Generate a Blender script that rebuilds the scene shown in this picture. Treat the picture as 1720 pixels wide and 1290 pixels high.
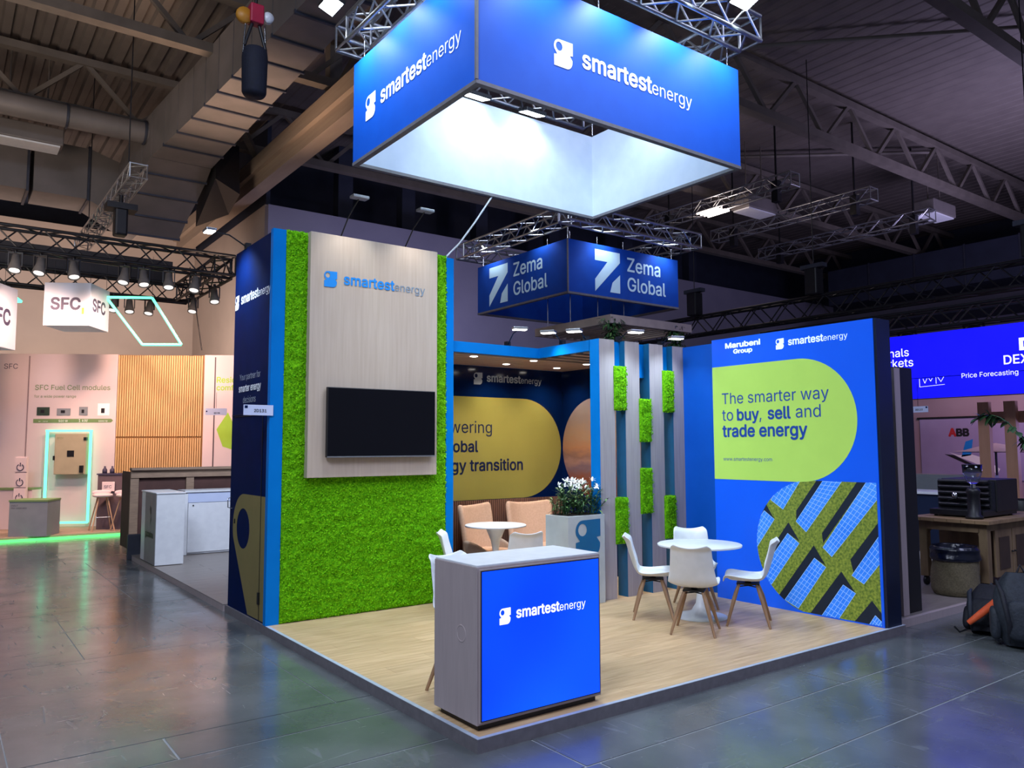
import bpy, math, random
import numpy as np
from mathutils import Vector, Matrix
from mathutils.geometry import tessellate_polygon, delaunay_2d_cdt
random.seed(7); RNG = np.random.default_rng(7)
S = bpy.context.scene; COL = S.collection
for o in list(bpy.data.objects): bpy.data.objects.remove(o)
V = Vector; PI = math.pi

# ------------------------------------------------------------------ camera
cam_d = bpy.data.cameras.new('camera'); cam = bpy.data.objects.new('camera', cam_d); COL.objects.link(cam)
cam_d.sensor_width = 36; cam_d.lens = 36*1315.09/1720; cam_d.clip_end = 300
yaw, pit, rol = math.radians(53.63681565), math.radians(4.61886325), math.radians(-0.19068847)
fwd = V((math.cos(pit)*math.cos(yaw), math.cos(pit)*math.sin(yaw), math.sin(pit)))
rt = V((math.sin(yaw), -math.cos(yaw), 0)); up = rt.cross(fwd)
rt2 = rt*math.cos(rol)+up*math.sin(rol); up2 = rt2.cross(fwd)
m = Matrix.Identity(4)
for i, c in enumerate((rt2, up2, -fwd)):
    for j in range(3): m[j][i] = c[j]
m.translation = V((-2.763, -4.109, 1.86)); cam.matrix_world = m
S.camera = cam
# ------------------------------------------------------------------ exposure, world
S.view_settings.view_transform = 'Standard'; S.view_settings.look = 'None'
S.view_settings.exposure = 0.0; S.view_settings.gamma = 1.0; S.view_settings.use_curve_mapping = False
W = bpy.data.worlds.new('world'); S.world = W; W.use_nodes = True
W.node_tree.nodes['Background'].inputs[0].default_value = (0.62, 0.66, 0.9, 1)
W.node_tree.nodes['Background'].inputs[1].default_value = 0.22

def light(kind, loc, target, power, col, size=.3, sizey=None, spot=None, blend=.6, name='lamp_or_fill_light', parent=None, spread=None):
    d = bpy.data.lights.new(name, kind); d.energy = power; d.color = col
    o = bpy.data.objects.new(name, d); COL.objects.link(o); o.location = loc
    o.rotation_euler = (V(target)-V(loc)).to_track_quat('-Z', 'Y').to_euler()
    if kind == 'AREA':
        d.size = size
        if sizey: d.shape = 'RECTANGLE'; d.size_y = sizey
        if spread: d.spread = spread
    else: d.shadow_soft_size = size
    if spot: d.spot_size = math.radians(spot); d.spot_blend = blend
    return o
COOL = (.66, .83, 1.0); WARM = (1.0, .62, .40); NEU = (1, .93, .84)
# banner floods washing its two visible faces from the truss above
for x, e in ((1.5, 62), (2.45, 74), (3.35, 84), (4.1, 70)):
    light('SPOT', (x, .98, 6.42), (x+.06, 1.33, 5.7), e, (.70, .92, 1), .05, spot=120, blend=1)
for y, e in ((1.9, 55), (2.7, 64), (3.45, 84)):
    light('SPOT', (.54, y, 6.42), (.87, y+.04, 5.7), e, (.70, .92, 1), .05, spot=120, blend=1)
for p, q in (((6.6, 5.7, 5.75), (6.6, 5.99, 5.0)), ((8.2, 5.7, 5.75), (8.2, 5.99, 5.0)), ((5.6, 6.6, 5.75), (5.87, 6.6, 5.0)), ((5.6, 8.2, 5.75), (5.87, 8.2, 5.0))):
    light('SPOT', p, q, 60, (.8, .9, 1), .05, spot=120, blend=1)
# floods inside the banner, over the stand
light('SPOT', (2.42, 3.56, 6.10), (2.46, 3.70, 5.2), 26, COOL, .10, spot=150, blend=.6)
light('SPOT', (3.27, 3.52, 6.10), (3.3, 3.70, 5.2), 26, COOL, .10, spot=150, blend=.6)
light('SPOT', (4.1, 2.4, 6.15), (4.40, 2.45, 5.2), 24, COOL, .10, spot=150, blend=.6)
light('SPOT', (1.30, 1.80, 5.93), (2.4, 3.6, 5.0), 95, COOL, .12, spot=125, blend=.5)
light('SPOT', (2.15, 1.70, 5.93), (3.6, 3.3, 5.0), 95, COOL, .12, spot=125, blend=.5)
light('SPOT', (2.5, 2.4, 6.0), (2.4, 1.6, 0), 340, (.80, .92, 1.0), .25, spot=95, blend=.8)
light('SPOT', (1.3, 2.0, 5.9), (1.2, 1.6, 0), 205, (.80, .92, 1.0), .25, spot=95, blend=.8)
# arm lamps on the tower and the canopy
for x in (.75, 1.55): light('SPOT', (x, 3.35, 4.42), (x, 3.8, 3.2), 16, NEU, .06, spot=105, blend=1)
light('SPOT', (-.38, 4.75, 4.22), (0, 4.75, 3.3), 130, (.6, .75, 1), .06, spot=110, blend=1)
for x in (2.75, 3.35): light('SPOT', (x, 3.45, 3.25), (x, 3.0, 0.3), 34, COOL, .06, spot=120, blend=1)
for x in (3.85, 4.55): light('SPOT', (x, 2.3, 3.15), (x, 2.75, 1.6), 30, COOL, .06, spot=120, blend=1)
# lounge downlights
for p in ((2.65, 4.15), (3.58, 4.15), (3.53, 4.57), (4.45, 4.59), (4.4, 3.6)):
    light('SPOT', (p[0], p[1], 2.98), (p[0], p[1]+.05, 0), 46, (1, .84, .68), .04, spot=140, blend=.8)
# the warm stand far left: spots on its truss, then added fill for wall and duct
for x in (-2.9, -1.5, 0, 1.4):
    light('SPOT', (x, 13.0, 5.0), (x+.5, 16.2, 1.6), 520, (1, .62, .46), .15, spot=120, blend=1)
for x in (-3.2, 0, 2.5): light('SPOT', (x, 18.5, 5.0), (x+.6, 26, 5.6), 800, (1, .78, .68), .3, spot=150, blend=1)  # unseen wash added to brighten the far beige wall
light('SPOT', (2.0, 12.0, 5.0), (2.0, 12.0, 9.2), 1000, (1, .66, .46), .5, spot=80, blend=1)  # uplight added to warm the underside of the air duct
# the stand behind the moss tower and the stand to the right
light('SPOT', (1.2, 6.9, 4.6), (.6, 9.6, .4), 650, (.75, .82, 1), .2, spot=90, blend=1)
light('SPOT', (6.6, 2.2, 4.4), (8.0, .9, .5), 150, (.70, .62, 1), .3, spot=80, blend=1)
light('SPOT', (12.4, 2.2, 3.6), (15, 2.8, 2.0), 160, (1.0, .56, .60), .3, spot=140, blend=1)
# added fill lights with no lamps there: front floor, back wall and roof
light('AREA', (-5.5, -3.0, 9.6), (-.5, 1.0, 0), 1000, (.72, .80, 1.0), 3.5, 3.5)
light('AREA', (7.0, -6.0, 9.6), (4, -1.5, 0), 480, (.62, .66, 1.0), 3.5, 3.5)
light('SPOT', (21, 3.0, 5.2), (22, 5.0, 11), 2400, (.66, .58, 1.0), 2, spot=160, blend=1)
light('SPOT', (8.5, 13.0, 3.6), (9.5, 18, 6.0), 800, (.66, .62, 1.0), 1, spot=150, blend=1)
light('SPOT', (-5.0, 10, 5.0), (-2.5, 15, 11.5), 1700, (1, .80, .66), 2, spot=130, blend=1)

# ------------------------------------------------------------------ materials
def hx(h):
    h = h.lstrip('#'); c = [int(h[i:i+2], 16)/255 for i in (0, 2, 4)]
    return tuple((x/12.92 if x <= .04045 else ((x+.055)/1.055)**2.4) for x in c)+(1,)
MATS = {}
def mat(name, c1, c2=None, scale=8, stretch=(1, 1, 1), rough=.5, metal=0, bump=0, bscale=None, emit=0, ecol=None,
        detail=4, spec=.5, rnd=0, r2=None, alpha=None, trans=0, voro=False, coat=0):
    if name in MATS: return MATS[name]
    M = bpy.data.materials.new(name); M.use_nodes = True; N = M.node_tree.nodes; L = M.node_tree.links
    b = N['Principled BSDF']; c1 = hx(c1) if isinstance(c1, str) else c1
    b.inputs['Roughness'].default_value = rough; b.inputs['Metallic'].default_value = metal
    b.inputs['Specular IOR Level'].default_value = spec
    if coat: b.inputs['Coat Weight'].default_value = coat
    if trans: b.inputs['Transmission Weight'].default_value = trans
    c2 = hx(c2) if isinstance(c2, str) else (c2 or tuple(min(1, x*1.12) for x in c1[:3])+(1,))
    tc = N.new('ShaderNodeTexCoord'); mp = N.new('ShaderNodeMapping'); mp.inputs['Scale'].default_value = stretch
    L.new(tc.outputs['Object'], mp.inputs[0])
    nz = N.new('ShaderNodeTexVoronoi' if voro else 'ShaderNodeTexNoise'); nz.inputs['Scale'].default_value = scale
    if not voro: nz.inputs['Detail'].default_value = detail
    L.new(mp.outputs[0], nz.inputs['Vector'])
    mx = N.new('ShaderNodeMix'); mx.data_type = 'RGBA'; mx.inputs[6].default_value = c1; mx.inputs[7].default_value = c2
    mr = N.new('ShaderNodeMapRange'); mr.inputs[1].default_value = .3; mr.inputs[2].default_value = .7
    L.new(nz.outputs[0], mr.inputs[0]); L.new(mr.outputs[0], mx.inputs[0]); out = mx.outputs[2]
    if rnd:
        oi = N.new('ShaderNodeObjectInfo'); hs = N.new('ShaderNodeHueSaturation'); r = N.new('ShaderNodeMapRange')
        r.inputs[3].default_value = 1-rnd; r.inputs[4].default_value = 1+rnd
        L.new(oi.outputs['Random'], r.inputs[0]); L.new(r.outputs[0], hs.inputs['Value']); L.new(out, hs.inputs['Color']); out = hs.outputs[0]
    L.new(out, b.inputs['Base Color'])
    if r2 is not None:
        rr = N.new('ShaderNodeMapRange'); rr.inputs[1].default_value = .3; rr.inputs[2].default_value = .7
        rr.inputs[3].default_value = rough; rr.inputs[4].default_value = r2
        L.new(nz.outputs[0], rr.inputs[0]); L.new(rr.outputs[0], b.inputs['Roughness'])
    if bump:
        n2 = N.new('ShaderNodeTexNoise'); n2.inputs['Scale'].default_value = bscale or scale*2; n2.inputs['Detail'].default_value = 6
        L.new(mp.outputs[0], n2.inputs['Vector']); bp = N.new('ShaderNodeBump'); bp.inputs['Strength'].default_value = bump
        bp.inputs['Distance'].default_value = .02; L.new(n2.outputs[0], bp.inputs['Height']); L.new(bp.outputs[0], b.inputs['Normal'])
    if emit:
        if ecol: b.inputs['Emission Color'].default_value = hx(ecol) if isinstance(ecol, str) else ecol
        else: L.new(out, b.inputs['Emission Color'])
        b.inputs['Emission Strength'].default_value = emit
    MATS[name] = M; return M

oak = mat('oak floor board', '#bb9a72', '#d6b78e', 3, (1, 9, 9), .42, bump=.05, rnd=.06)
greige = mat('greige laminate', '#a89b9b', '#b0a3a3', 30, (1, 1, .1), .5)
trimm = mat('dark aluminium edge', '#68656a', '#747176', 20, rough=.45, metal=.0)
alu = mat('brushed aluminium', '#a7a9ad', '#bfc2c6', 30, (1, 1, 6), .35, .9)
pale_edge = mat('pale edge profile', '#a9b6c8', '#b9c5d5', 20, rough=.35)
white = mat('white lacquer', '#dfe3e8', '#e8ecf0', 10, rough=.32)
whitepl = mat('white plastic shell', '#dde2e6', '#e6eaee', 10, rough=.38)
cushm = mat('white leatherette', '#dfe4e8', '#e9edf0', 20, rough=.5, bump=.1)
woodleg = mat('beech leg', '#8d6b4d', '#a68566', 12, (1, 1, .2), .5)
blackm = mat('black metal', '#0c0d12', '#15161c', 10, rough=.45)
navy = mat('navy print', '#011744', '#021b4e', 4, rough=.6, spec=.05)
blue = mat('bright blue print', '#0074c8', '#0279ce', 4, rough=.5, spec=.08)
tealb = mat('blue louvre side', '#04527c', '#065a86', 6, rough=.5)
hdr_blue = mat('banner blue fabric', '#0b5ad2', '#0d5ed8', 5, rough=.5, spec=.35)
hdr_navy = mat('banner royal blue fabric', '#0a3f9e', '#0b46aa', 5, rough=.8, spec=.2)
hdr_white = mat('banner white lining', '#c9d4e6', '#d2dcec', 5, rough=.8, spec=.2)
prw = mat('white print', '#f2f6fa', '#f8fafc', 5, rough=.5)
prdim = mat('pale grey print', '#9fabb8', '#a9b4c0', 5, rough=.5)
hdr_logo = mat('banner white print', '#ffffff', '#ffffff', 5, rough=.8, emit=.12)  # faint glow added to the lettering; the banner is not backlit
olive = mat('olive print', '#7f7345', '#877a4a', 5, rough=.5)
lime = mat('lime backlit print', '#a0c85a', '#a4cc5c', 4, rough=.5, emit=.36)
pblue = mat('backlit poster blue', '#0050d8', '#0054de', 2, rough=.4, emit=.42)
pnavy = mat('poster text blue', '#0f3f96', '#113f98', 4, rough=.5, emit=.25)
solar = mat('solar module print', '#1e74e8', '#3c8cf4', 3, rough=.5, emit=.38)
solline = mat('solar grid line print', '#8fc0ff', '#9cc8ff', 3, rough=.5, emit=.35)
grasspr = mat('grass print', '#3c5a18', '#8c9a38', 40, rough=.6, detail=8, emit=.3)
shadpr = mat('dark shadow print', '#071a30', '#0a2038', 6, rough=.6)
ledblue = mat('LED screen blue', '#0038f8', '#0a5cff', .9, rough=.25, emit=.85, detail=1)
ledtext = mat('LED screen lettering', '#ffffff', '#ffffff', 3, emit=.9)
dexblue = mat('electric blue LED wall', '#0a08ff', '#0f0cff', 2, emit=.95)
woodpan = mat('pale oak panel', '#b6a595', '#c0b0a1', 5, (7, 7, .35), .4, bump=.03)
louvw = mat('grey ash louvre', '#a39a9c', '#b0a8aa', 6, (8, 8, .4), .5, bump=.05)
greyash = mat('canopy slat wood', '#a98c7e', '#b89b8c', 6, (.5, 9, 9), .5)
mossm = mat('preserved moss', '#3a8602', '#7cc80c', 45, rough=.9, bump=.5, bscale=90, detail=6, spec=.15)
mossm2 = mat('preserved moss tips', '#52a806', '#8ad416', 40, rough=.9, spec=.15)
ylw = mat('yellow ochre print', '#8c8543', '#968f48', 1.2, rough=.13, r2=.17)
navytxt = mat('navy lettering', '#0b1a3e', '#0c1c42', 4, rough=.3)
cyanlogo = mat('sky blue lettering', '#1583d8', '#178adf', 4, rough=.4)
thinlogo = mat('pale blue lettering', '#6d879f', '#758fa6', 4, rough=.4)
screenm = mat('television glass', '#02030a', '#03040c', 3, rough=.12)
pink = mat('blush upholstery', '#c9a48a', '#d4b097', 40, rough=.85, bump=.15, bscale=150)
pinkd = mat('beige upholstery', '#9c8878', '#a89383', 40, rough=.85, bump=.15, bscale=150)
brownslat = mat('walnut slat', '#6e4c40', '#83604f', 8, (9, 9, .4), .5)
planterm = mat('pale grey planter', '#b3b9b9', '#bfc5c5', 6, rough=.5)
petrol = mat('petrol blue print', '#0c5f8e', '#0d6494', 4, rough=.45)
leafm = mat('dark green leaf', '#1c3a22', '#3c6a38', 14, rough=.5)
leafl = mat('light green leaf', '#4f7a3c', '#6f9650', 14, rough=.5)
petal = mat('white petal', '#eef2ee', '#f6faf6', 10, rough=.6)
lampon = mat('lit lamp lens', '#ffffff', '#ffffff', 3, emit=14, ecol=(1, .97, .93, 1))
floodon = mat('lit flood lens', '#ffffff', '#ffffff', 3, emit=16, ecol=(.85, .95, 1, 1))
duct = mat('galvanised duct', '#6a6664', '#7a7472', 1.5, (1, 1, 1), .5, .15, rnd=.05)
ductd = mat('duct flange steel', '#3b3f4b', '#474b58', 5, rough=.5, metal=.4)
roofm = mat('roof deck steel', '#5f5854', '#69625d', 2, rough=.6, metal=.0)
steelb = mat('painted roof steel', '#5c5650', '#6a635c', 3, rough=.6)
beamm = mat('tan concrete beam', '#a08e7e', '#ae9c8a', 3, (1, .2, 4), .7)
lavw = mat('lavender plaster', '#7e7c92', '#87859a', .8, rough=.8)
beigew = mat('beige hall plaster', '#a89a90', '#b3a499', .7, rough=.8)
darkv = mat('dark cladding', '#22283a', '#293044', 2, rough=.7)
boothw = mat('exhibit white wall', '#d8c6ca', '#dfcdd0', 1, rough=.6)
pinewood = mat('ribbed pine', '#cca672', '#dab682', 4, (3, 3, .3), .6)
sfcg = mat('sage print', '#6f8a5a', '#76915f', 4, rough=.6)
sfcd = mat('slate lettering', '#3b3650', '#3f3a54', 4, rough=.6)
sfclime = mat('lime mark', '#9cc83c', '#a2ce40', 4, rough=.6)
neon = mat('mint neon tube', '#50f0b0', '#58f4b6', 4, emit=1.6, ecol=(.16, .95, .55, 1))
neong = mat('green floor neon', '#30e050', '#38e458', 4, emit=1.5, ecol=(.12, .85, .22, 1))
cubew = mat('backlit cube fabric', '#b4bccc', '#bcc4d2', 2, rough=.6, emit=.12)
greyc = mat('blue grey cabinet', '#7f858e', '#888e97', 4, rough=.5)
creamc = mat('cream enclosure', '#a89f86', '#b2a98f', 4, rough=.5)
crate = mat('raw crate timber', '#8a7260', '#a0866f', 6, (1, 1, 6), .7, bump=.1)
crated = mat('brown crate panel', '#4a2f2a', '#573832', 5, rough=.7)
stonef = mat('grey oak vinyl', '#77706c', '#8a827d', 3, (1, 8, 8), .35)
rusticw = mat('rustic timber', '#6b563e', '#8f7757', 7, (1, 1, .25), .7, bump=.25)
rustict = mat('worn table timber', '#7c6346', '#a38661', 7, (1.2, .2, 1), .6, bump=.25)
burlap = mat('burlap sack', '#5b5340', '#7a6f56', 60, rough=.95, bump=.5, bscale=160)
bagpl = mat('black bin liner', '#0b0f1c', '#10152a', 12, rough=.22, bump=.5, bscale=12)
glassm = mat('clear hopper plastic', '#dfe6f2', '#e6ecf6', 4, rough=.05, trans=1)
packg = mat('charcoal nylon', '#20262f', '#2b323d', 22, rough=.7, bump=.3)
packk = mat('black nylon', '#0d0f18', '#141724', 22, rough=.7, bump=.3)
orange = mat('orange webbing', '#e8572a', '#f06a38', 20, rough=.7)
cartond = mat('navy cabinet', '#14213c', '#182744', 4, rough=.4)
charc = mat('dark scrim', '#2c2c33', '#33333a', 3, rough=.8)
pergw = mat('pergola timber', '#a8968a', '#b8a598', 5, rough=.7)
redp = mat('red print', '#b0202c', '#b82832', 4)
blackp = mat('black print', '#15151d', '#1a1a22', 4)
chrome = mat('chrome', '#c9ccd2', '#d5d8dd', 4, rough=.18, metal=1)

def floor_mat():
    M = bpy.data.materials.new('scuffed dark hall floor'); M.use_nodes = True; N = M.node_tree.nodes; L = M.node_tree.links
    b = N['Principled BSDF']; tc = N.new('ShaderNodeNewGeometry'); P = tc.outputs['Position']
    def noise(s, det=6, st=(1, 1, 1), rot=0, dist=0):
        mp = N.new('ShaderNodeMapping'); mp.inputs['Scale'].default_value = st; mp.inputs['Rotation'].default_value = (0, 0, rot)
        L.new(P, mp.inputs[0]); n = N.new('ShaderNodeTexNoise'); n.inputs['Scale'].default_value = s; n.inputs['Detail'].default_value = det
        n.inputs['Distortion'].default_value = dist; L.new(mp.outputs[0], n.inputs['Vector']); return n.outputs[0]
    def ramp(x, a, bb, lo=0, hi=1):
        r = N.new('ShaderNodeMapRange'); r.inputs[1].default_value = a; r.inputs[2].default_value = bb; r.inputs[3].default_value = lo; r.inputs[4].default_value = hi
        L.new(x, r.inputs[0]); return r.outputs[0]
    def math_(op, a, bb):
        n = N.new('ShaderNodeMath'); n.operation = op
        for i, v in enumerate((a, bb)):
            if isinstance(v, (int, float)): n.inputs[i].default_value = v
            else: L.new(v, n.inputs[i])
        return n.outputs[0]
    base = N.new('ShaderNodeMix'); base.data_type = 'RGBA'; base.inputs[6].default_value = hx('#4e5356'); base.inputs[7].default_value = hx('#6a6f71')
    L.new(ramp(noise(1.3, 8), .35, .68), base.inputs[0])
    # scratches: thin iso-lines of stretched noise, in patches
    def scratch(s, st, rot, w, patch, seed):      # short straight strokes: stretched cell edges, in worn patches
        mp = N.new('ShaderNodeMapping'); mp.inputs['Scale'].default_value = st; mp.inputs['Rotation'].default_value = (0, 0, rot); mp.inputs['Location'].default_value = (seed, seed*2, 0)
        L.new(P, mp.inputs[0]); v = N.new('ShaderNodeTexVoronoi'); v.feature = 'DISTANCE_TO_EDGE'; v.inputs['Scale'].default_value = s; L.new(mp.outputs[0], v.inputs['Vector'])
        line = ramp(v.outputs['Distance'], 0, w, 1, 0); return math_('MULTIPLY', line, ramp(noise(patch, 6), .56, .66))
    s1 = scratch(2.2, (1, .10, 1), .35, .012, 2.6, 3); s2 = scratch(3.0, (.10, 1, 1), -.15, .012, 3.4, 7); s3 = scratch(2.0, (1, .14, 1), 1.2, .010, 3.0, 12)
    sp = ramp(noise(60, 2), .74, .78); sc = math_('MAXIMUM', math_('MAXIMUM', s1, s2), math_('MAXIMUM', s3, math_('MULTIPLY', sp, .7)))
    mx = N.new('ShaderNodeMix'); mx.data_type = 'RGBA'; L.new(math_('MULTIPLY', sc, .5), mx.inputs[0]); L.new(base.outputs[2], mx.inputs[6]); mx.inputs[7].default_value = hx('#80858a')
    L.new(mx.outputs[2], b.inputs['Base Color'])
    L.new(math_('ADD', ramp(noise(2.2, 8), .3, .7, .17, .30), math_('MULTIPLY', sc, .25)), b.inputs['Roughness'])
    bp = N.new('ShaderNodeBump'); bp.inputs['Strength'].default_value = .12; bp.inputs['Distance'].default_value = .01
    L.new(noise(26, 8, (1, .5, 1), .2), bp.inputs['Height']); L.new(bp.outputs[0], b.inputs['Normal'])
    b.inputs['Specular IOR Level'].default_value = .4; b.inputs['Coat Weight'].default_value = .3; b.inputs['Coat Roughness'].default_value = .14
    return M
floorm = floor_mat()
jointm = mat('joint filler', '#8a8f92', '#999ea0', 20, rough=.6)
jointd = mat('dark joint', '#141617', '#1a1c1d', 20, rough=.6)

def sunset_mat():
    M = bpy.data.materials.new('sunset landscape print'); M.use_nodes = True; N = M.node_tree.nodes; L = M.node_tree.links; b = N['Principled BSDF']
    g = N.new('ShaderNodeNewGeometry'); sx = N.new('ShaderNodeSeparateXYZ'); L.new(g.outputs['Position'], sx.inputs[0])
    nz = N.new('ShaderNodeTexNoise'); nz.inputs['Scale'].default_value = 4; nz.inputs['Detail'].default_value = 6
    mp = N.new('ShaderNodeMapping'); mp.inputs['Scale'].default_value = (1, 1, 2.5); L.new(g.outputs['Position'], mp.inputs[0]); L.new(mp.outputs[0], nz.inputs['Vector'])
    a = N.new('ShaderNodeMath'); a.operation = 'MULTIPLY_ADD'; L.new(nz.outputs[0], a.inputs[0]); a.inputs[1].default_value = .28; L.new(sx.outputs[2], a.inputs[2])
    mr = N.new('ShaderNodeMapRange'); mr.inputs[1].default_value = 1.1+.14; mr.inputs[2].default_value = 2.6+.14; L.new(a.outputs[0], mr.inputs[0])
    cr = N.new('ShaderNodeValToRGB'); e = cr.color_ramp.elements
    e[0].position = 0; e[0].color = hx('#5a2a20'); e[1].position = 1; e[1].color = hx('#8a7f80')
    for p, c in ((.2, '#7a4334'), (.3, '#6c5560'), (.36, '#8e6a62'), (.42, '#7c5a52'), (.5, '#9c6c50'), (.62, '#94745f'), (.8, '#857370')):
        q = e.new(p); q.color = hx(c)
    L.new(mr.outputs[0], cr.inputs[0]); L.new(cr.outputs[0], b.inputs['Base Color']); b.inputs['Roughness'].default_value = .12
    return M
sunm = sunset_mat()

# ------------------------------------------------------------------ builders
INV = {}
def tag(o, label=None, cat=None, group=None, kind=None):
    if label: o['label'] = label
    if cat: o['category'] = cat
    if group: o['group'] = group
    if kind: o['kind'] = kind
    return o
def thing(name, label, cat, loc=(0, 0, 0), rz=0, group=None, kind=None):
    o = bpy.data.objects.new(name, None); COL.objects.link(o); o.empty_display_size = .1
    o.location = loc; o.rotation_euler = (0, 0, rz)
    INV[o] = (Matrix.Translation(V(loc)) @ Matrix.Rotation(rz, 4, 'Z')).inverted()
    return tag(o, label, cat, group, kind)
class MB:
    def __init__(s): s.v = []; s.f = []; s.sm = []
    def add(s, vs, fs, smooth=False):
        k = len(s.v); s.v += [tuple(v) for v in vs]; s.f += [tuple(i+k for i in f) for f in fs]; s.sm += [smooth]*len(fs); return s
    def box(s, x0, x1, y0, y1, z0, z1):
        return s.add([(x, y, z) for z in (z0, z1) for y in (y0, y1) for x in (x0, x1)],
                     [(0, 2, 3, 1), (4, 5, 7, 6), (0, 1, 5, 4), (2, 6, 7, 3), (0, 4, 6, 2), (1, 3, 7, 5)])
    def obox(s, O, A, B, C):       # corner + three edge vectors
        O, A, B, C = V(O), V(A), V(B), V(C)
        vs = [O+A*i+B*j+C*k for k in (0, 1) for j in (0, 1) for i in (0, 1)]
        fl = [(0, 2, 3, 1), (4, 5, 7, 6), (0, 1, 5, 4), (2, 6, 7, 3), (0, 4, 6, 2), (1, 3, 7, 5)]
        if A.cross(B).dot(C) < 0: fl = [f[::-1] for f in fl]
        return s.add(vs, fl)
    def bar(s, p, q, w, h, upv=(0, 0, 1)):
        p, q = V(p), V(q); d = (q-p).normalized(); a = d.cross(V(upv))
        if a.length < 1e-3: a = d.cross(V((1, 0, 0)))
        a.normalize(); b = a.cross(d)
        return s.obox(p-a*w/2-b*h/2, q-p, a*w, b*h)
    def tube(s, pts, r, n=6, cap=True):
        pts = [V(p) for p in pts]; rs = r if isinstance(r, (list, tuple)) else [r]*len(pts); vs = []; fs = []
        d0 = (pts[1]-pts[0]).normalized(); a = d0.orthogonal().normalized()
        for i, p in enumerate(pts):
            d = (pts[min(i+1, len(pts)-1)]-pts[max(i-1, 0)]).normalized()
            a = (a-d*a.dot(d)); a = a.normalized() if a.length > 1e-5 else d.orthogonal().normalized(); b = d.cross(a)
            for k in range(n):
                t = 2*PI*k/n; vs.append(p+(a*math.cos(t)+b*math.sin(t))*rs[i])
        for i in range(len(pts)-1):
            for k in range(n): fs.append((i*n+k, i*n+(k+1) % n, (i+1)*n+(k+1) % n, (i+1)*n+k))
        s.add(vs, fs, n > 5)
        if cap: s.add(vs[:n], [tuple(range(n))[::-1]]); s.add(vs[-n:], [tuple(range(n))])
        return s
    def lathe(s, prof, c=(0, 0, 0), n=32, M=None):
        vs = []; fs = []; c = V(c)
        for r, z in prof:
            for k in range(n):
                t = 2*PI*k/n; p = V((r*math.cos(t), r*math.sin(t), z)); p = (M @ p) if M else p; vs.append(c+p)
        for i in range(len(prof)-1):
            for k in range(n): fs.append((i*n+k, i*n+(k+1) % n, (i+1)*n+(k+1) % n, (i+1)*n+k))
        return s.add(vs, fs, True)
    def grid(s, fn, nu, nv, smooth=True, wrap=False):
        vs = [fn(i/nu, j/nv) for j in range(nv+1) for i in range(nu+1)]
        return s.add(vs, [(j*(nu+1)+i, j*(nu+1)+i+1, (j+1)*(nu+1)+i+1, (j+1)*(nu+1)+i) for j in range(nv) for i in range(nu)], smooth)
    def sell(s, c, h, e=.5, M=None, nu=20, nv=12):   # superellipsoid cushion
        c = V(c)
        def pw(x, p): return math.copysign(abs(x)**p, x)
        def fn(u, v):
            a = u*2*PI; b = (v-.5)*PI
            p = V((h[0]*pw(math.cos(b), e)*pw(math.cos(a), e), h[1]*pw(math.cos(b), e)*pw(math.sin(a), e), h[2]*pw(math.sin(b), e)))
            return c+((M @ p) if M else p)
        return s.grid(fn, nu, nv)
    def xf(s, M): s.v = [tuple(M @ V(v)) for v in s.v]; return s
    def build(s, name, m, parent=None, label=None, cat=None, group=None, kind=None, bevel=0, local=False, solid=0, sub=0, seg=2):
        me = bpy.data.meshes.new(name); vs = s.v
        root = parent
        while root is not None and root.parent is not None: root = root.parent
        loc = (0, 0, 0)
        if parent is not None and not local:
            A = np.array(INV[root]); P = np.array(vs); vs = (P @ A[:3, :3].T + A[:3, 3]).tolist()
        elif parent is None and not local:
            P = np.array(vs); lo = P.min(0); hi = P.max(0); loc = ((lo[0]+hi[0])/2, (lo[1]+hi[1])/2, lo[2]); vs = (P-np.array(loc)).tolist()
        me.from_pydata(vs, [], s.f); me.materials.append(m)
        me.polygons.foreach_set('use_smooth', s.sm); me.update()
        o = bpy.data.objects.new(name, me); COL.objects.link(o); o.location = loc
        if parent is not None: o.parent = parent
        if solid: md = o.modifiers.new('s', 'SOLIDIFY'); md.thickness = solid; md.offset = 0
        if bevel: md = o.modifiers.new('b', 'BEVEL'); md.width = bevel; md.segments = seg; md.limit_method = 'ANGLE'; md.angle_limit = math.radians(50)
        if sub: md = o.modifiers.new('u', 'SUBSURF'); md.levels = sub; md.render_levels = sub
        return tag(o, label, cat, group, kind)
def link_copy(o, parent=None):
    c = o.copy(); COL.objects.link(c); c.parent = parent
    for k in ('label', 'category'):
        pass
    return c
def copy_tree(src, loc=None, rz=None, parent=None, label=None):
    c = src.copy(); COL.objects.link(c); c.parent = parent
    if loc is not None: c.location = loc
    if rz is not None: c.rotation_euler = (0, 0, rz)
    if label: c['label'] = label
    for ch in list(KIDS(src)): copy_tree(ch, parent=c)
    return c
def KIDS(o): return [x for x in o.children]

class Plane:                      # flat print on a face: O origin, U right, Vv up, n outward
    def __init__(s, O, U, n, Vv=(0, 0, 1)): s.O, s.U, s.V, s.n = V(O), V(U), V(Vv), V(n)
    def p(s, a, b, d=0): return s.O+s.U*a+s.V*b+s.n*d
def flat(name, loops, pl, m, parent, d=.003, label=None):
    if loops and not isinstance(loops[0][0], (tuple, list)): loops = [loops]
    vs3 = [[V((a, b, 0)) for a, b in lp] for lp in loops]; tri = tessellate_polygon(vs3)
    fl = [q for lp in loops for q in lp]; mb = MB(); f = []
    for t in tri:
        a, b, c = [V(fl[i]) for i in t]
        cr = (b-a).x*(c-a).y-(b-a).y*(c-a).x
        f.append(tuple(t) if cr > 0 else tuple(t)[::-1])
    if pl.U.cross(pl.V).dot(pl.n) < 0: f = [x[::-1] for x in f]
    mb.add([pl.p(a, b, d) for a, b in fl], f); return mb.build(name, m, parent, label)
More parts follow.
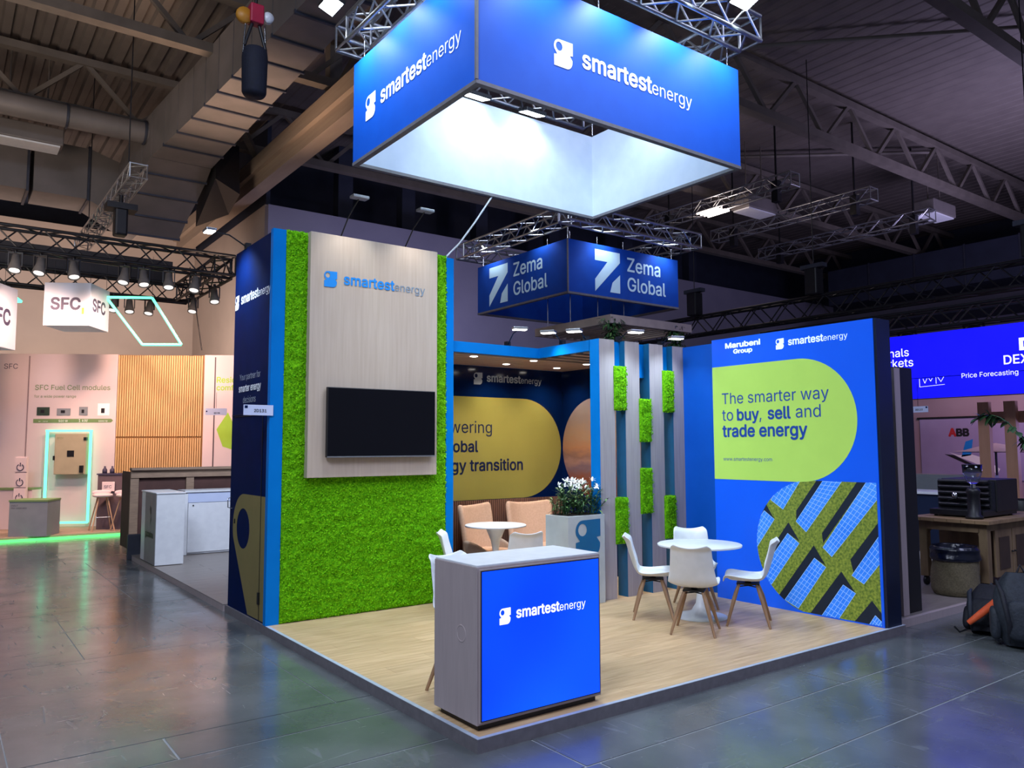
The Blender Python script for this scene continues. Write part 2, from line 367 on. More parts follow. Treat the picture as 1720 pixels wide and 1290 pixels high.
def arc(cx, cy, r, a0, a1, n=16): return [(cx+r*math.cos(math.radians(a0+(a1-a0)*i/n)), cy+r*math.sin(math.radians(a0+(a1-a0)*i/n))) for i in range(n+1)]
TC = {}
import os
try: FONT = bpy.data.fonts.load(os.path.join(bpy.utils.system_resource('DATAFILES'), 'fonts', 'Inter.woff2'))   # Blender's own interface font
except Exception: FONT = None
def text_mesh(s, off):
    if (s, off) in TC: return TC[(s, off)]
    cu = bpy.data.curves.new('t', 'FONT'); cu.body = s; cu.offset = off; cu.resolution_u = 3; cu.fill_mode = 'NONE'
    if FONT: cu.font = FONT
    o = bpy.data.objects.new('t', cu); me = bpy.data.meshes.new_from_object(o)
    P = [(v.co.x, v.co.y) for v in me.vertices]; E = [tuple(e.vertices) for e in me.edges]
    bpy.data.objects.remove(o); bpy.data.curves.remove(cu); bpy.data.meshes.remove(me)
    nx = {}
    for a, b in E: nx.setdefault(a, []).append(b); nx.setdefault(b, []).append(a)
    seen = set(); loops = []                      # closed outlines, walked in index order so their direction is kept
    for a in range(len(P)):
        if a in seen or a not in nx: continue
        lp = [a]; seen.add(a); c = a+1 if a+1 in nx[a] else nx[a][0]
        while c not in seen:
            lp.append(c); seen.add(c); q = [n for n in nx[c] if n not in seen]
            if not q: break
            c = q[0]
        if len(lp) > 2: loops.append(lp)
    A = np.array(P); vs, fs = [], []
    boxes = [(A[l][:, 0].min(), A[l][:, 0].max()) for l in loops]; order = sorted(range(len(loops)), key=lambda i: boxes[i][0]); groups = []
    for i in order:                               # outlines that overlap sideways belong to one glyph group
        if groups and boxes[i][0] < groups[-1][1]: groups[-1][0].append(i); groups[-1][1] = max(groups[-1][1], boxes[i][1])
        else: groups.append([[i], boxes[i][1]])
    for g, _ in groups:
        pts, ed, segs = [], [], []
        for i in g:
            l = [P[k] for k in loops[i]]; k0 = len(pts); n = len(l); pts += [V(p) for p in l]; ed += [(k0+k, k0+(k+1) % n) for k in range(n)]
            segs += [(l[k], l[(k+1) % n]) for k in range(n)]
        r = delaunay_2d_cdt(pts, ed, [], 0, 1e-6); ov, of = r[0], r[2]; S1 = np.array(segs); x0, y0, x1, y1 = S1[:, 0, 0], S1[:, 0, 1], S1[:, 1, 0], S1[:, 1, 1]
        k0 = len(vs); vs += [(v[0], v[1]) for v in ov]
        for f in of:
            cx_, cy_ = sum(ov[k][0] for k in f)/len(f), sum(ov[k][1] for k in f)/len(f)
            up_ = (y0 <= cy_) & (y1 > cy_); dn = (y0 > cy_) & (y1 <= cy_); side_ = (x1-x0)*(cy_-y0)-(cx_-x0)*(y1-y0)
            if int((up_ & (side_ > 0)).sum())-int((dn & (side_ < 0)).sum()) != 0: fs.append(tuple(k+k0 for k in f))
    xs = [v[0] for v in vs]; r = (vs, fs, min(xs), max(xs)); TC[(s, off)] = r; return r
def text(s, x, y, pl, m, parent, width=None, size=None, bold=0, d=.004, ysc=1, center=False, name='lettering', label=None):
    vs, fs, a, b = text_mesh(s, min(bold, 0)); k = (width/(b-a)) if width else size
    if center: x = x-(b-a)*k/2
    mb = MB(); ff = fs
    # orientation check
    if fs:
        q = fs[0]; A, B, C = V(vs[q[0]]), V(vs[q[1]]), V(vs[q[2]]); cr = (B-A).x*(C-A).y-(B-A).y*(C-A).x
        if (cr > 0) != (pl.U.cross(pl.V).dot(pl.n) > 0): ff = [f[::-1] for f in fs]
    offs = [(0, 0)] if bold <= 0 else [(bold*math.cos(t*PI/3), bold*math.sin(t*PI/3)) for t in range(6)]
    for q, (ox, oy) in enumerate(offs): mb.add([pl.p(x+(vx-a+ox)*k, y+(vy+oy)*k*ysc, d+q*2e-5) for vx, vy in vs], ff)
    return mb.build(name, m, parent, label or None)
MARK = [[(.02, .0), (.66, 0)] + arc(.66, .30, .30, -80, 15, 8) + [(.96, .36), (.83, .515), (.98, .535), (.98, 1.0), (.30, .985)] + arc(.30, .70, .285, 95, 200, 9) + [(.18, .43), (.02, .40)],
        arc(.28, .73, .165, 0, 340, 14)]
def mark(x, y, w, h, pl, m, parent, d=.004, name='emblem'):
    return flat(name, [[(x+a*w, y+b*h) for a, b in lp] for lp in MARK], pl, m, parent, d)
def logo(x, y, Wd, pl, parent, m1=None, m2=None, m3=None, hr=1.12, ysc=1, d=.004):
    w = Wd/8.0; h = w*hr
    mark(x, y-.29*h, w, h, pl, m1, parent, d)
    text('smartest', x+1.5*w, y, pl, m2 or m1, parent, width=3.92*w, bold=.022, ysc=ysc, d=d)
    text('energy', x+5.46*w, y, pl, m3 or m1, parent, width=2.54*w, bold=-.011, ysc=ysc, d=d)
def tubeobj(name, pts, r, m, parent=None, n=6, **k): return MB().tube(pts, r, n).build(name, m, parent, **k)
def boxo(name, b, m, parent=None, bevel=0, **k): return MB().box(*b).build(name, m, parent, bevel=bevel, **k)

# ------------------------------------------------------------------ hall shell
fl = MB().box(-40, 45, -30, 40, -.3, -.004).build('floor', jointm, kind='structure')
INV[fl] = Matrix.Translation(fl.location).inverted()
ys = [-30, -2.6, -1.25, -.55, .32, 1.0, 1.42, 3.85, 6.25, 6.55, 10.5, 14, 40]
rs = random.Random(3)
for j in range(len(ys)-1):
    y0, y1 = ys[j], ys[j+1]; h = y1-y0
    step = 45 if h > 5 else (2.2 if h > 1 else 3.1)
    x = -40
    x += rs.random()*step
    xs = [-40]
    if h <= 5:
        while x < 26: xs.append(x) if x > -9 else None; x += step*(.7+.6*rs.random())
    xs.append(45)
    for i in range(len(xs)-1):
        g = .008 if j < 6 and j > 0 else .004
        MB().box(xs[i]+g, xs[i+1]-g, y0+g, y1-g, -.03, 0).build('slab', floorm, fl)

def corrugated():
    mb = MB(); x = -28; vs = []; p = []
    while x < 40: h = .10 if x < 3.6 else .018; p += [(x, 0), (x+.17, 0), (x+.21, h), (x+.355, h)]; x += .395
    for y in (-14, 32):
        vs += [(a, y, 11.55+b) for a, b in p]
    n = len(p); return mb.add(vs, [(i, i+1, n+i+1, n+i) for i in range(n-1)])
ce = corrugated().build('ceiling', roofm, kind='structure')
MB().box(-28, 40, -14, 32, 11.9, 12.0).build('roof_top', roofm, kind='structure')

def roof_truss(y, label, x0=-22, x1=36):
    T = thing('roof_truss', label, 'truss', (0, y, 10), group='roof trusses')
    boxo('bottom_chord', (x0, x1, y-.13, y+.13, 9.95, 10.15), steelb, T)
    boxo('top_chord', (x0, x1, y-.12, y+.12, 11.2, 11.38), steelb, T)
    x = x0+.6; k = 0
    while x < x1-2:
        q = (x, y, 10.1) if k % 2 == 0 else (x, y, 11.25); r = (x+1.15, y, 11.25) if k % 2 == 0 else (x+1.15, y, 10.1)
        MB().bar(q, r, .1, .1).build('web_member', steelb, T); x += 1.25; k += 1
    return T
for y, l in ((2.3, 'steel lattice roof truss nearest the camera, upper right corner'), (7.3, 'steel lattice roof truss second from camera, right of the blue banner'),
             (12.1, 'steel lattice roof truss third from the camera, passing behind the silver duct'), (17.0, 'steel lattice roof truss beside the round pipe at upper left')):
    roof_truss(y, l)
roof_truss(22.2, 'farthest steel lattice roof truss near the back wall', 5, 36)
P = thing('ventilation_pipe', 'long round grey metal pipe under the roof at upper left', 'pipe', (0, 16.7, 9.6))
MB().tube([(-22, 16.7, 9.75), (1.2, 16.7, 9.75)], .27, 16).build('pipe', duct, P)
for x in (-6.5, -3.2, -.6, 1.1): MB().tube([(x, 16.7, 9.75), (x+.05, 16.7, 9.75)], .30, 16).build('pipe_collar', ductd, P)
# diagonal roof braces
for a, b, lb in (((12, 7.3, 11.3), (17, 2.4, 11.3), 'long diagonal roof brace rod right of the blue banner'), ((17.5, 12, 11.3), (23, 7.4, 11.3), 'diagonal roof brace rod above the middle hall truss'), ((9.3, 12, 11.3), (14, 17, 11.3), 'far diagonal roof brace rod behind the blue banner'), ((20, 2.3, 11.3), (15, -3, 11.3), 'diagonal roof brace rod in the upper right corner')):
    MB().tube([a, b], .06, 6).build('roof_brace', steelb, label=lb, cat='brace', group='diagonal roof braces')

# big rectangular duct, left
D = thing('air_duct', 'large rectangular silver air duct crossing the upper left ceiling', 'duct', (2, 12, 9))
path = [((2.16, -2.5), (3.2, -2.5)), ((1.69, 7.9), (2.55, 7.9)), ((1.55, 10.8), (2.58, 10.8)), ((1.42, 13.2), (2.6, 13.2)), ((1.21, 16.2), (2.64, 16.2))]
def lerp(a, b, t): return tuple(a[i]+(b[i]-a[i])*t for i in range(len(a)))
for (l0, r0), (l1, r1) in zip(path[:-1], path[1:]):
    n = max(1, round((l1[1]-l0[1])/.95))
    for k in range(n):
        a, b, c, d_ = lerp(l0, l1, k/n), lerp(r0, r1, k/n), lerp(l0, l1, (k+1)/n), lerp(r0, r1, (k+1)/n)
        g = .02; z0, z1 = 9.0, 10.15
        MB().add([(a[0], a[1]+g, z0), (b[0], b[1]+g, z0), (d_[0], d_[1]-g, z0), (c[0], c[1]-g, z0), (a[0], a[1]+g, z1), (b[0], b[1]+g, z1), (d_[0], d_[1]-g, z1), (c[0], c[1]-g, z1)],
                 [(0, 3, 2, 1), (4, 5, 6, 7), (0, 1, 5, 4), (1, 2, 6, 5), (2, 3, 7, 6), (3, 0, 4, 7)]).build('duct_section', duct, D)
        MB().box(a[0]-.02, b[0]+.03, a[1]-.025, a[1]+.025, z0-.04, z0+.03).build('flange', ductd, D)
# lower bends: the duct drops towards the wall in short sections
bend = [((1.21, 2.64), 16.2, 9.0, 10.15), ((1.15, 2.72), 17.0, 8.86, 10.1), ((1.05, 2.70), 17.8, 8.55, 10.0), ((.98, 2.62), 18.5, 8.15, 9.8), ((.95, 2.55), 19.0, 7.75, 9.5)]
for (xa, ya, za, ta), (xb, yb, zb_, tb) in zip(bend[:-1], bend[1:]):
    MB().add([(xa[0], ya+.02, za), (xa[1], ya+.02, za), (xb[1], yb-.02, zb_), (xb[0], yb-.02, zb_), (xa[0], ya+.02, ta), (xa[1], ya+.02, ta), (xb[1], yb-.02, tb), (xb[0], yb-.02, tb)],
             [(0, 3, 2, 1), (4, 5, 6, 7), (0, 1, 5, 4), (1, 2, 6, 5), (2, 3, 7, 6), (3, 0, 4, 7)]).build('duct_section', duct, D)
    MB().box(xb[0]-.02, xb[1]+.03, yb-.03, yb+.03, zb_-.04, zb_+.04).build('flange', ductd, D)
MB().add([(2.7, 16.0, 8.7), (3.5, 16.6, 8.6), (3.8, 18.6, 8.6), (3.0, 19, 8.2), (2.7, 16.2, 9.9), (3.45, 16.6, 9.9), (3.8, 18.6, 9.6), (3.0, 19, 9.6)],
         [(0, 3, 2, 1), (4, 5, 6, 7), (0, 1, 5, 4), (1, 2, 6, 5), (2, 3, 7, 6), (3, 0, 4, 7)]).build('duct_transition', blackm, D)
D2 = thing('air_duct', 'grey horizontal air duct with sloped end along the far left wall', 'duct', (-4, 20.5, 8.3))
for i, (x0, x1) in enumerate(((-20, -10), (-10, -5), (-5, -2.6), (-2.56, -1.1), (-1.0, .3))):
    boxo('duct_section', (x0+.02, x1-.02, 19.4, 20.8, 8.6, 10.0), duct, D2); boxo('flange', (x1-.04, x1+.02, 19.35, 20.85, 8.55, 10.05), ductd, D2)
MB().add([(.3, 19.4, 8.6), (.3, 20.8, 8.6), (1.6, 20.8, 7.9), (1.6, 19.4, 7.9), (.3, 19.4, 10), (.3, 20.8, 10), (1.6, 20.8, 9.6), (1.6, 19.4, 9.6)],
         [(0, 1, 2, 3), (4, 7, 6, 5), (0, 3, 7, 4), (3, 2, 6, 7), (2, 1, 5, 6), (1, 0, 4, 5)]).build('duct_elbow', duct, D2)
HB = thing('hall_beam', 'long tan concrete beam running back from behind the banner', 'beam', (4.2, 14, 9))
boxo('beam', (4.02, 4.42, -6, 29, 9.0, 9.35), beamm, HB); boxo('upper_flange', (3.9, 4.5, -6, 29, 9.35, 9.75), beamm, HB)
for y in (8.5, 12.5): boxo('post', (4.25, 4.55, y, y+.28, 9.75, 11.5), steelb, HB)
MB().bar((4.3, 8.8, 11.4), (4.3, 12.4, 9.9), .14, .14).build('strut', steelb, HB); MB().bar((3.0, 15.4, 10.2), (4.3, 17.4, 9.8), .16, .16).build('strut', steelb, HB)

# walls
boxo('wall_back', (4.75, 34, 18, 18.3, 0, 8.93), lavw, kind='structure')
boxo('wall_upper', (4.85, 34, 20.5, 20.7, 8.5, 11.6), darkv, kind='structure')
for i, x in enumerate((7.3, 9.6, 12.6, 16, 20, 24)): boxo('wall_pier', (x, x+.5, 18.9, 19.3, 8.9, 11.55), darkv, kind='structure')
boxo('wall_side', (4.75, 4.95, 18.3, 26, 0, 9.0), beigew, kind='structure')
boxo('wall_side_upper', (4.78, 4.9, 18.3, 27.4, 9.0, 11.6), darkv, kind='structure')
boxo('wall_far', (-24, 4.8, 26, 26.3, 0, 9.3), beigew, kind='structure')
boxo('trim_1', (-24, 4.7, 25.7, 26, 9.2, 9.4), beigew, kind='structure'); boxo('wall_far_upper', (-24, 4.8, 27.3, 27.6, 8.5, 11.6), darkv, kind='structure')
boxo('wall_right', (33, 33.3, -14, 20.6, 0, 8.4), lavw, kind='structure')
boxo('wall_right_upper', (33.9, 34.2, -14, 20.6, 8, 11.8), darkv, kind='structure')
DR = thing('air_duct', 'dark rectangular air duct running along the far right wall', 'duct', (31, 3, 8.5))
for k in range(14): boxo('duct_section', (30.2, 31.8, -12+k*2.0+.03, -10+k*2.0-.03, 8.3, 9.9), darkv, DR)
for k in range(14): boxo('flange', (30.16, 31.84, -12+k*2.0-.03, -12+k*2.0+.03, 8.26, 9.94), ductd, DR)
boxo('lower_ledge', (30.6, 32.98, -13, 17.9, 7.3, 7.6), darkv, DR)
VF = thing('jet_diffuser', 'round air diffuser on a square plate at the far right', 'vent', (29.9, 1.75, 8.5))
boxo('plate', (30.0, 30.16, .8, 3.0, 7.9, 9.7), lavw, VF, .02)
MX = Matrix.Rotation(-PI/2, 4, 'Y')
MB().lathe([(.85, .0), (.85, .08), (.72, .2), (.62, .06), (.5, .02), (.5, .16), (.36, .22), (.3, .1), (.2, .1), (.0, .14)], (30.0, 1.9, 8.8), 28, MX).build('nozzle', darkv, VF)

# hall lamps (unlit box lights)
for loc, l in (((-1.27, 17.9, 9.3), 'unlit rectangular box lamp hanging at upper left'), ((18.0, 11.0, 9.3), 'pale box lamp behind the lit truss right of banner'), ((23.5, 8.0, 9.4), 'pale box lamp high above the yellow slogan wall')):
    T = thing('hall_lamp', l, 'lamp', loc)
    x, y, z = loc
    MB().box(x-.75, x+.75, y-.35, y+.35, z, z+.42).build('housing', duct, T, bevel=.03); boxo('diffuser', (x-.68, x+.68, y-.3, y+.3, z-.04, z), white, T)
    for s in (-.4, .4): tubeobj('hanger', [(x+s, y, z+.4), (x+s, y, 11.545)], .02, steelb, T)

# ------------------------------------------------------------------ trusses of aluminium
def lattice(T, p, q, w, h, m, r=.025, seg=None, upv=(0, 0, 1)):
    p, q = V(p), V(q); d = (q-p); Ln = d.length; d.normalize(); a = d.cross(V(upv)).normalized(); b = V(upv)
    cs = [a*w/2+b*h/2, -a*w/2+b*h/2, -a*w/2-b*h/2, a*w/2-b*h/2]
    for c in cs: MB().tube([p+c, q+c], r, 8).build('chord', m, T)
    n = seg or max(2, round(Ln/(max(w, h)*.95))); mb = MB()
    for f in range(4):
        c0, c1 = cs[f], cs[(f+1) % 4]
        for k in range(n):
            s, e = p+d*Ln*k/n, p+d*Ln*(k+1)/n
            mb.tube([s+(c0 if k % 2 == 0 else c1), e+(c1 if k % 2 == 0 else c0)], r*.5, 5, False)
        mb.tube([p+c0, p+c1], r*.6, 5, False); mb.tube([q+c0, q+c1], r*.6, 5, False)
    mb.build('lacing', m, T)
HT = thing('banner_truss', 'square silver lighting truss just above the big blue banner', 'truss', (2.7, 2.6, 6.4))
a0, a1, b0, b1 = .92, 4.42, 1.22, 3.95; z = 6.58
for p, q in (((a0-.15, b0, z), (a1+.15, b0, z)), ((a0-.15, b1, z), (a1+.15, b1, z)), ((a0, b0+.15, z), (a0, b1-.15, z)), ((a1, b0+.15, z), (a1, b1-.15, z))):
    lattice(HT, p, q, .29, .29, alu, .025)
ZT = thing('banner_truss', 'square grey truss ring above the smaller dark blue banner', 'truss', (7.2, 7.3, 5.7))
for p, q in (((5.6, 5.78, 5.8), (8.95, 5.78, 5.8)), ((5.6, 9.0, 5.8), (8.95, 9.0, 5.8)), ((5.75, 5.9, 5.8), (5.75, 8.9, 5.8)), ((8.8, 5.9, 5.8), (8.8, 8.9, 5.8))):
    lattice(ZT, p, q, .27, .27, alu, .022)
for i, (x0, y0, y1, z, l) in enumerate(((16.0, 8.2, 13.6, 9.2, 'lit aluminium hall truss with glowing tubes right of the banner'), (19.0, 7.6, 13.4, 9.2, 'middle one of three parallel hall trusses right of the banner'), (22.5, 7.6, 14.0, 9.2, 'lowest of three parallel hall trusses above the slogan wall'))):
    T = thing('hall_truss', l, 'truss', (x0, y0, z))
    lattice(T, (x0, y0, z), (x0, y1, z), .42, .36, alu, .03)
    for yy in (y0+.6, y1-.8): tubeobj('hoist_chain', [(x0, yy, z+.1), (x0, yy, 11.545)], .03, blackm, T); MB().box(x0-.1, x0+.1, yy-.1, yy+.1, z-.5, z+.1).build('hoist', blackm, T)
    if i == 0:
        for k in range(4): tubeobj('glowing_tube', [(x0-.3+k*.17, 10.6, z-.25), (x0-.3+k*.17, 11.4, z-.25)], .03, mat('lit tube', '#ffffff', emit=5, ecol=(1, .82, .72, 1)), T)
light('POINT', (16, 11, 8.7), (17.5, 10.8, 8.8), 60, (1, .8, .72), .15)
BT = thing('black_truss', 'long black lighting truss above the far right stands', 'truss', (14.5, 5, 5.0))
lattice(BT, (14.5, -4, 5.25), (14.5, 13.5, 5.25), .34, .5, blackm, .035)
BT2 = thing('black_truss', 'lower black truss just above the electric blue screen', 'truss', (12.0, 0, 4.0))
lattice(BT2, (12.2, -3, 4.22), (12.2, 6.6, 4.22), .3, .34, blackm, .03)
for y, z, l in ((10.3, 5.2, 'black chain hoist on right truss, farthest one'), (6.6, 5.2, 'black chain hoist on right truss above slogan wall corner'), (1.9, 5.2, 'black chain hoist hanging beside the far right vent')):
    T = thing('chain_hoist', l, 'hoist', (14.2, y, z)); x = 14.2
    MB().box(x-.16, x+.16, y-.16, y+.16, z+.3, z+.95).build('body', blackm, T, bevel=.03); boxo('clamp', (x-.1, x+.1, y-.3, y+.3, z+.95, z+1.05), ductd, T)
    tubeobj('chain', [(x, y, z+1.05), (x, y, 11.4)], .012, blackm, T)
for y in (2.2, 3.4, .6):
    T = thing('stage_light', {2.2: 'black moving stage light hanging over the blue screen', 3.4: 'black stage light on lower truss left of the others', .6: 'black stage light on lower truss at the right edge'}[y], 'spotlight', (12.2, y, 3.75))
    MB().sell((12.2, y, 3.86), (.13, .13, .17), .7).build('head', blackm, T); boxo('yoke', (12.18, 12.22, y-.18, y-.15, 3.8, 4.05), blackm, T); boxo('yoke', (12.18, 12.22, y+.15, y+.18, 3.8, 4.05), blackm, T)
# far left black truss with spots
LT = thing('black_truss', 'black rectangular lighting truss over the far left stand', 'truss', (-4, 14, 5.6))
lattice(LT, (-12, 13.0, 5.78), (2.3, 13.0, 5.78), .36, .42, blackm, .032)
lattice(LT, (-12, 16.7, 5.78), (2.3, 16.7, 5.78), .36, .42, blackm, .032)
lattice(LT, (2.15, 13.2, 5.78), (2.15, 16.5, 5.78), .36, .42, blackm, .032)
SC = MB().box(-12, 1.95, 16.92, 16.97, 6.02, 6.62).build('drape', charc, label='dark fabric band hanging behind the far left lighting truss', cat='drape')
sp0 = None
spots = [(-2.25, 12.9), (-1.7, 12.9), (-1.3, 12.9), (-.75, 12.9), (.15, 12.9), (.5, 12.9), (.98, 12.9), (1.5, 12.9), (-1.65, 16.5), (.55, 16.5), (.9, 16.5), (1.35, 16.5), (2.15, 15.6), (2.2, 14.0), (-2.2, 16.5)]
clearm = mat('frosted lamp housing', '#6d6866', '#858079', 6, rough=.35)
for i, (x, y) in enumerate(spots):
    if sp0 is None:
        T = thing('spotlight', 'x', 'spotlight', (x, y, 5.15), .2, group='small spotlights on the far left truss')
        MB().tube([(0, 0, .42), (0, 0, .34)], .03, 6).build('clamp', blackm, T, local=True)
        MB().box(-.12, -.10, -.02, .02, .1, .36).box(.10, .12, -.02, .02, .1, .36).box(-.12, .12, -.02, .02, .34, .36).build('yoke', blackm, T, local=True)
        R = Matrix.Rotation(-.35, 4, 'X')
        MB().lathe([(.0, .16), (.07, .15), (.08, .0), (.11, -.12), (.11, -.18)], (0, 0, .16), 14, R).build('housing', clearm, T, local=True)
        MB().lathe([(.09, -.165), (.0, -.165)], (0, 0, .16), 14, R).build('lens', mat('small lit lens', '#ffffff', emit=1.1, ecol=(1, .93, .88, 1)), T, local=True)
        sp0 = T
    else: T = copy_tree(sp0, (x, y, 5.15), random.uniform(-.7, .7))
    row = 'front' if y == 12.9 else ('rear' if y == 16.5 else 'right side')
    ordn = ['first', 'second', 'third', 'fourth', 'fifth', 'sixth', 'seventh', 'eighth']
    j = [q for q in sorted(spots) if q[1] == y].index((x, y)) if y in (12.9, 16.5) else (0 if y > 15 else 1)
    T['label'] = '%s small spotlight from the left on the %s bar of the far left truss' % (ordn[j], row) if row != 'right side' else ('small spotlight at the %s of the far left truss end bar' % ('back' if j == 0 else 'front'))
# white truss above it
WT = thing('hanging_truss', 'short silver truss sloping above the far left black truss', 'truss', (.9, 14, 7.5))
lattice(WT, (.12, 11.7, 7.1), (.08, 18.6, 7.1), .3, .26, alu, .02)
T = thing('chain_hoist', 'black chain hoist hanging from the short silver truss at left', 'hoist', (.95, 12.6, 6.2))
boxo('body', (-.04, .20, 13.0, 13.3, 6.15, 6.75), blackm, T, .04); tubeobj('chain', [(.08, 13.15, 6.7), (.08, 13.15, 7.0)], .04, blackm, T); boxo('frame', (-.2, .36, 12.95, 13.35, 6.68, 6.8), blackm, T)
for yy in (12.6, 17.6): tubeobj('wire', [(.1, yy, 7.2), (.1, yy, 11.545)], .012, blackm, WT)
# hanging chain bag upper left
T = thing('chain_hoist', 'red chain hoist holding a black cylindrical chain bag under the ceiling', 'hoist', (1.2, 9.0, 7.2))
cx, cy = .40, 5.86
k = MB(); k.lathe([(0, .08), (.13, .09), (.155, .13), (.165, .6), (.155, .7), (.14, .72)], (cx, cy, 6.36), 18).build('chain_bag', mat('black canvas', '#0e1222', '#12172a', 20, rough=.8, bump=.2), T)
for s in (-.1, .1): tubeobj('strap', [(cx+s*1.4, cy, 7.1), (cx+s*.4, cy, 7.45)], .022, blackm, T)
MB().box(cx-.09, cx+.09, cy-.08, cy+.08, 7.42, 7.68).build('gearbox', mat('red enamel', '#a01838', '#b02040', 5), T, bevel=.02)
MB().lathe([(0, -.05), (.1, -.04), (.11, 0), (.1, .04), (0, .05)], (cx-.15, cy, 7.5), 14, Matrix.Rotation(PI/2, 4, 'X')).build('motor', mat('yellow enamel', '#b87a20', '#c08428', 5), T)
MB().lathe([(0, -.05), (.07, -.04), (.07, .04), (0, .05)], (cx+.16, cy, 7.56), 14, Matrix.Rotation(PI/2, 4, 'X')).build('motor', white, T)
for s in (-.13, .12): tubeobj('chain', [(cx+s, cy, 7.45), (cx+s*1.2, cy, 7.0)], .012, chrome, T)
tubeobj('hook', [(cx, cy, 7.66), (cx, cy, 8.05)], .02, blackm, T)
for s in (-.28, .28): tubeobj('sling', [(cx, cy, 8.0), (cx+s, cy, 9.9)], .018, chrome, T)

# ------------------------------------------------------------------ banners
def banner(T, x0, x1, y0, y1, z0, z1, mo, mi, fr, t=.04):
    for nm, b, side in (('panel', (x0, x1, y0, y0+t, z0, z1), 0), ('panel', (x0, x1, y1-t, y1, z0, z1), 0), ('panel', (x0, x0+t, y0+t, y1-t, z0, z1), 0), ('panel', (x1-t, x1, y0+t, y1-t, z0, z1), 0)):
        boxo(nm, b, mo, T)
    e = .006
    if mi is not None:
        for b in ((x0+t, x1-t, y0+t, y0+t+e, z0, z1), (x0+t, x1-t, y1-t-e, y1-t, z0, z1), (x0+t, x0+t+e, y0+t+e, y1-t-e, z0, z1), (x1-t-e, x1-t, y0+t+e, y1-t-e, z0, z1)):
            boxo('lining', b, mi, T)
    for b in ((x0-.005, x1+.005, y0-.005, y0+.055, z0-.035, z0), (x0-.005, x1+.005, y1-.055, y1+.005, z0-.035, z0), (x0-.005, x0+.055, y0+.055, y1-.055, z0-.035, z0), (x1-.055, x1+.005, y0+.055, y1-.055, z0-.035, z0)):
        boxo('frame_edge', b, fr, T)
HD = thing('hanging_banner', 'large square blue hanging banner with white logo and white inside', 'banner', (2.68, 2.57, 5.0))
banner(HD, .87, 4.48, 1.33, 3.815, 5.035, 6.17, hdr_blue, hdr_white, trimm)
boxo('corner_seam', (.86, .885, 1.32, 1.345, 5.035, 6.17), trimm, HD)
logo(1.735, 5.50, 1.93, Plane((0, 1.33, 0), (1, 0, 0), (0, -1, 0)), HD, hdr_logo)
logo(-3.50, 5.48, 1.93, Plane((.87, 0, 0), (0, -1, 0), (-1, 0, 0)), HD, hdr_logo)
for p in ((.95, 1.42), (4.4, 1.42), (4.4, 3.72), (.95, 3.72), (2.4, 1.42), (1.0, 2.5)): tubeobj('suspension_wire', [(p[0], p[1], 6.17), (p[0], p[1], 6.5)], .008, chrome, HD)
bk = MB().box(.92, 4.42, 1.39, 3.76, 6.28, 6.3)
ZB = thing('hanging_banner', 'smaller dark blue hanging banner lettered Zema Global behind the stand', 'banner', (7.25, 7.4, 4.5))
banner(ZB, 5.87, 8.66, 5.99, 8.76, 4.53, 5.45, hdr_navy, None, trimm)
boxo('corner_seam', (5.86, 5.885, 5.98, 6.0, 4.53, 5.45), trimm, ZB)
zw = mat('pale cyan print', '#a9c6dc', '#b2cee2', 5, rough=.6, emit=.12)  # small self-glow put into the print, with no light behind it
def zema(pl, x, z0, k=1):
    flat('emblem', [(x, z0+.40), (x, z0+.60), (x+.61, z0+.60), (x+.61, z0+.42), (x+.0, z0-.16), (x, z0+.06), (x+.30, z0+.40)][:7], pl, zw, ZB)
    flat('emblem', [(x+.36, z0-.14), (x+.42, z0+.04), (x+.61, z0+.20), (x+.61, z0-.14)], pl, zw, ZB)
    text('Zema', x+.80, z0+.30, pl, zw, ZB, width=.86, bold=.012); text('Global', x+.80, z0-.06, pl, zw, ZB, width=1.0, bold=.012)
zema(Plane((0, 5.99, 0), (1, 0, 0), (0, -1, 0)), 6.50, 4.76); zema(Plane((5.87, 0, 0), (0, -1, 0), (-1, 0, 0)), -8.35, 4.76)
for p in ((5.95, 6.08), (8.58, 6.08), (8.58, 8.68), (5.95, 8.68)): tubeobj('suspension_wire', [(p[0], p[1], 5.45), (p[0], p[1], 5.68)], .012, chrome, ZB)
for y in (1.9, .3): pass
def flood(loc, rz, tilt, label, on=floodon):
    T = thing('flood_lamp', label, 'lamp', loc, rz)
    R = Matrix.Rotation(tilt, 4, 'X')
    MB().box(-.16, .16, -.10, .10, 0, .05).xf(R).build('housing', blackm, T, local=True, bevel=.01)
    MB().box(-.145, .145, -.085, .085, -.006, -.001).xf(R).build('lens', on, T, local=True)
    MB().box(-.175, -.165, -.012, .012, 0, .22).box(.165, .175, -.012, .012, 0, .22).box(-.175, .175, -.012, .012, .21, .222).build('bracket', blackm, T, local=True)
flood((2.40, 3.62, 6.14), .0, .25, 'lit flood lamp inside the blue banner, left one of two')
flood((3.25, 3.60, 6.14), 0, .25, 'lit flood lamp inside the blue banner, right one of two')
flood((.5, 3.62, 6.66), PI/2, .35, 'lit flood lamp on the truss, outside the banner at left')
flood((4.15, .98, 6.72), 0, -.35, 'lit flood lamp on the truss, outside the banner at right')

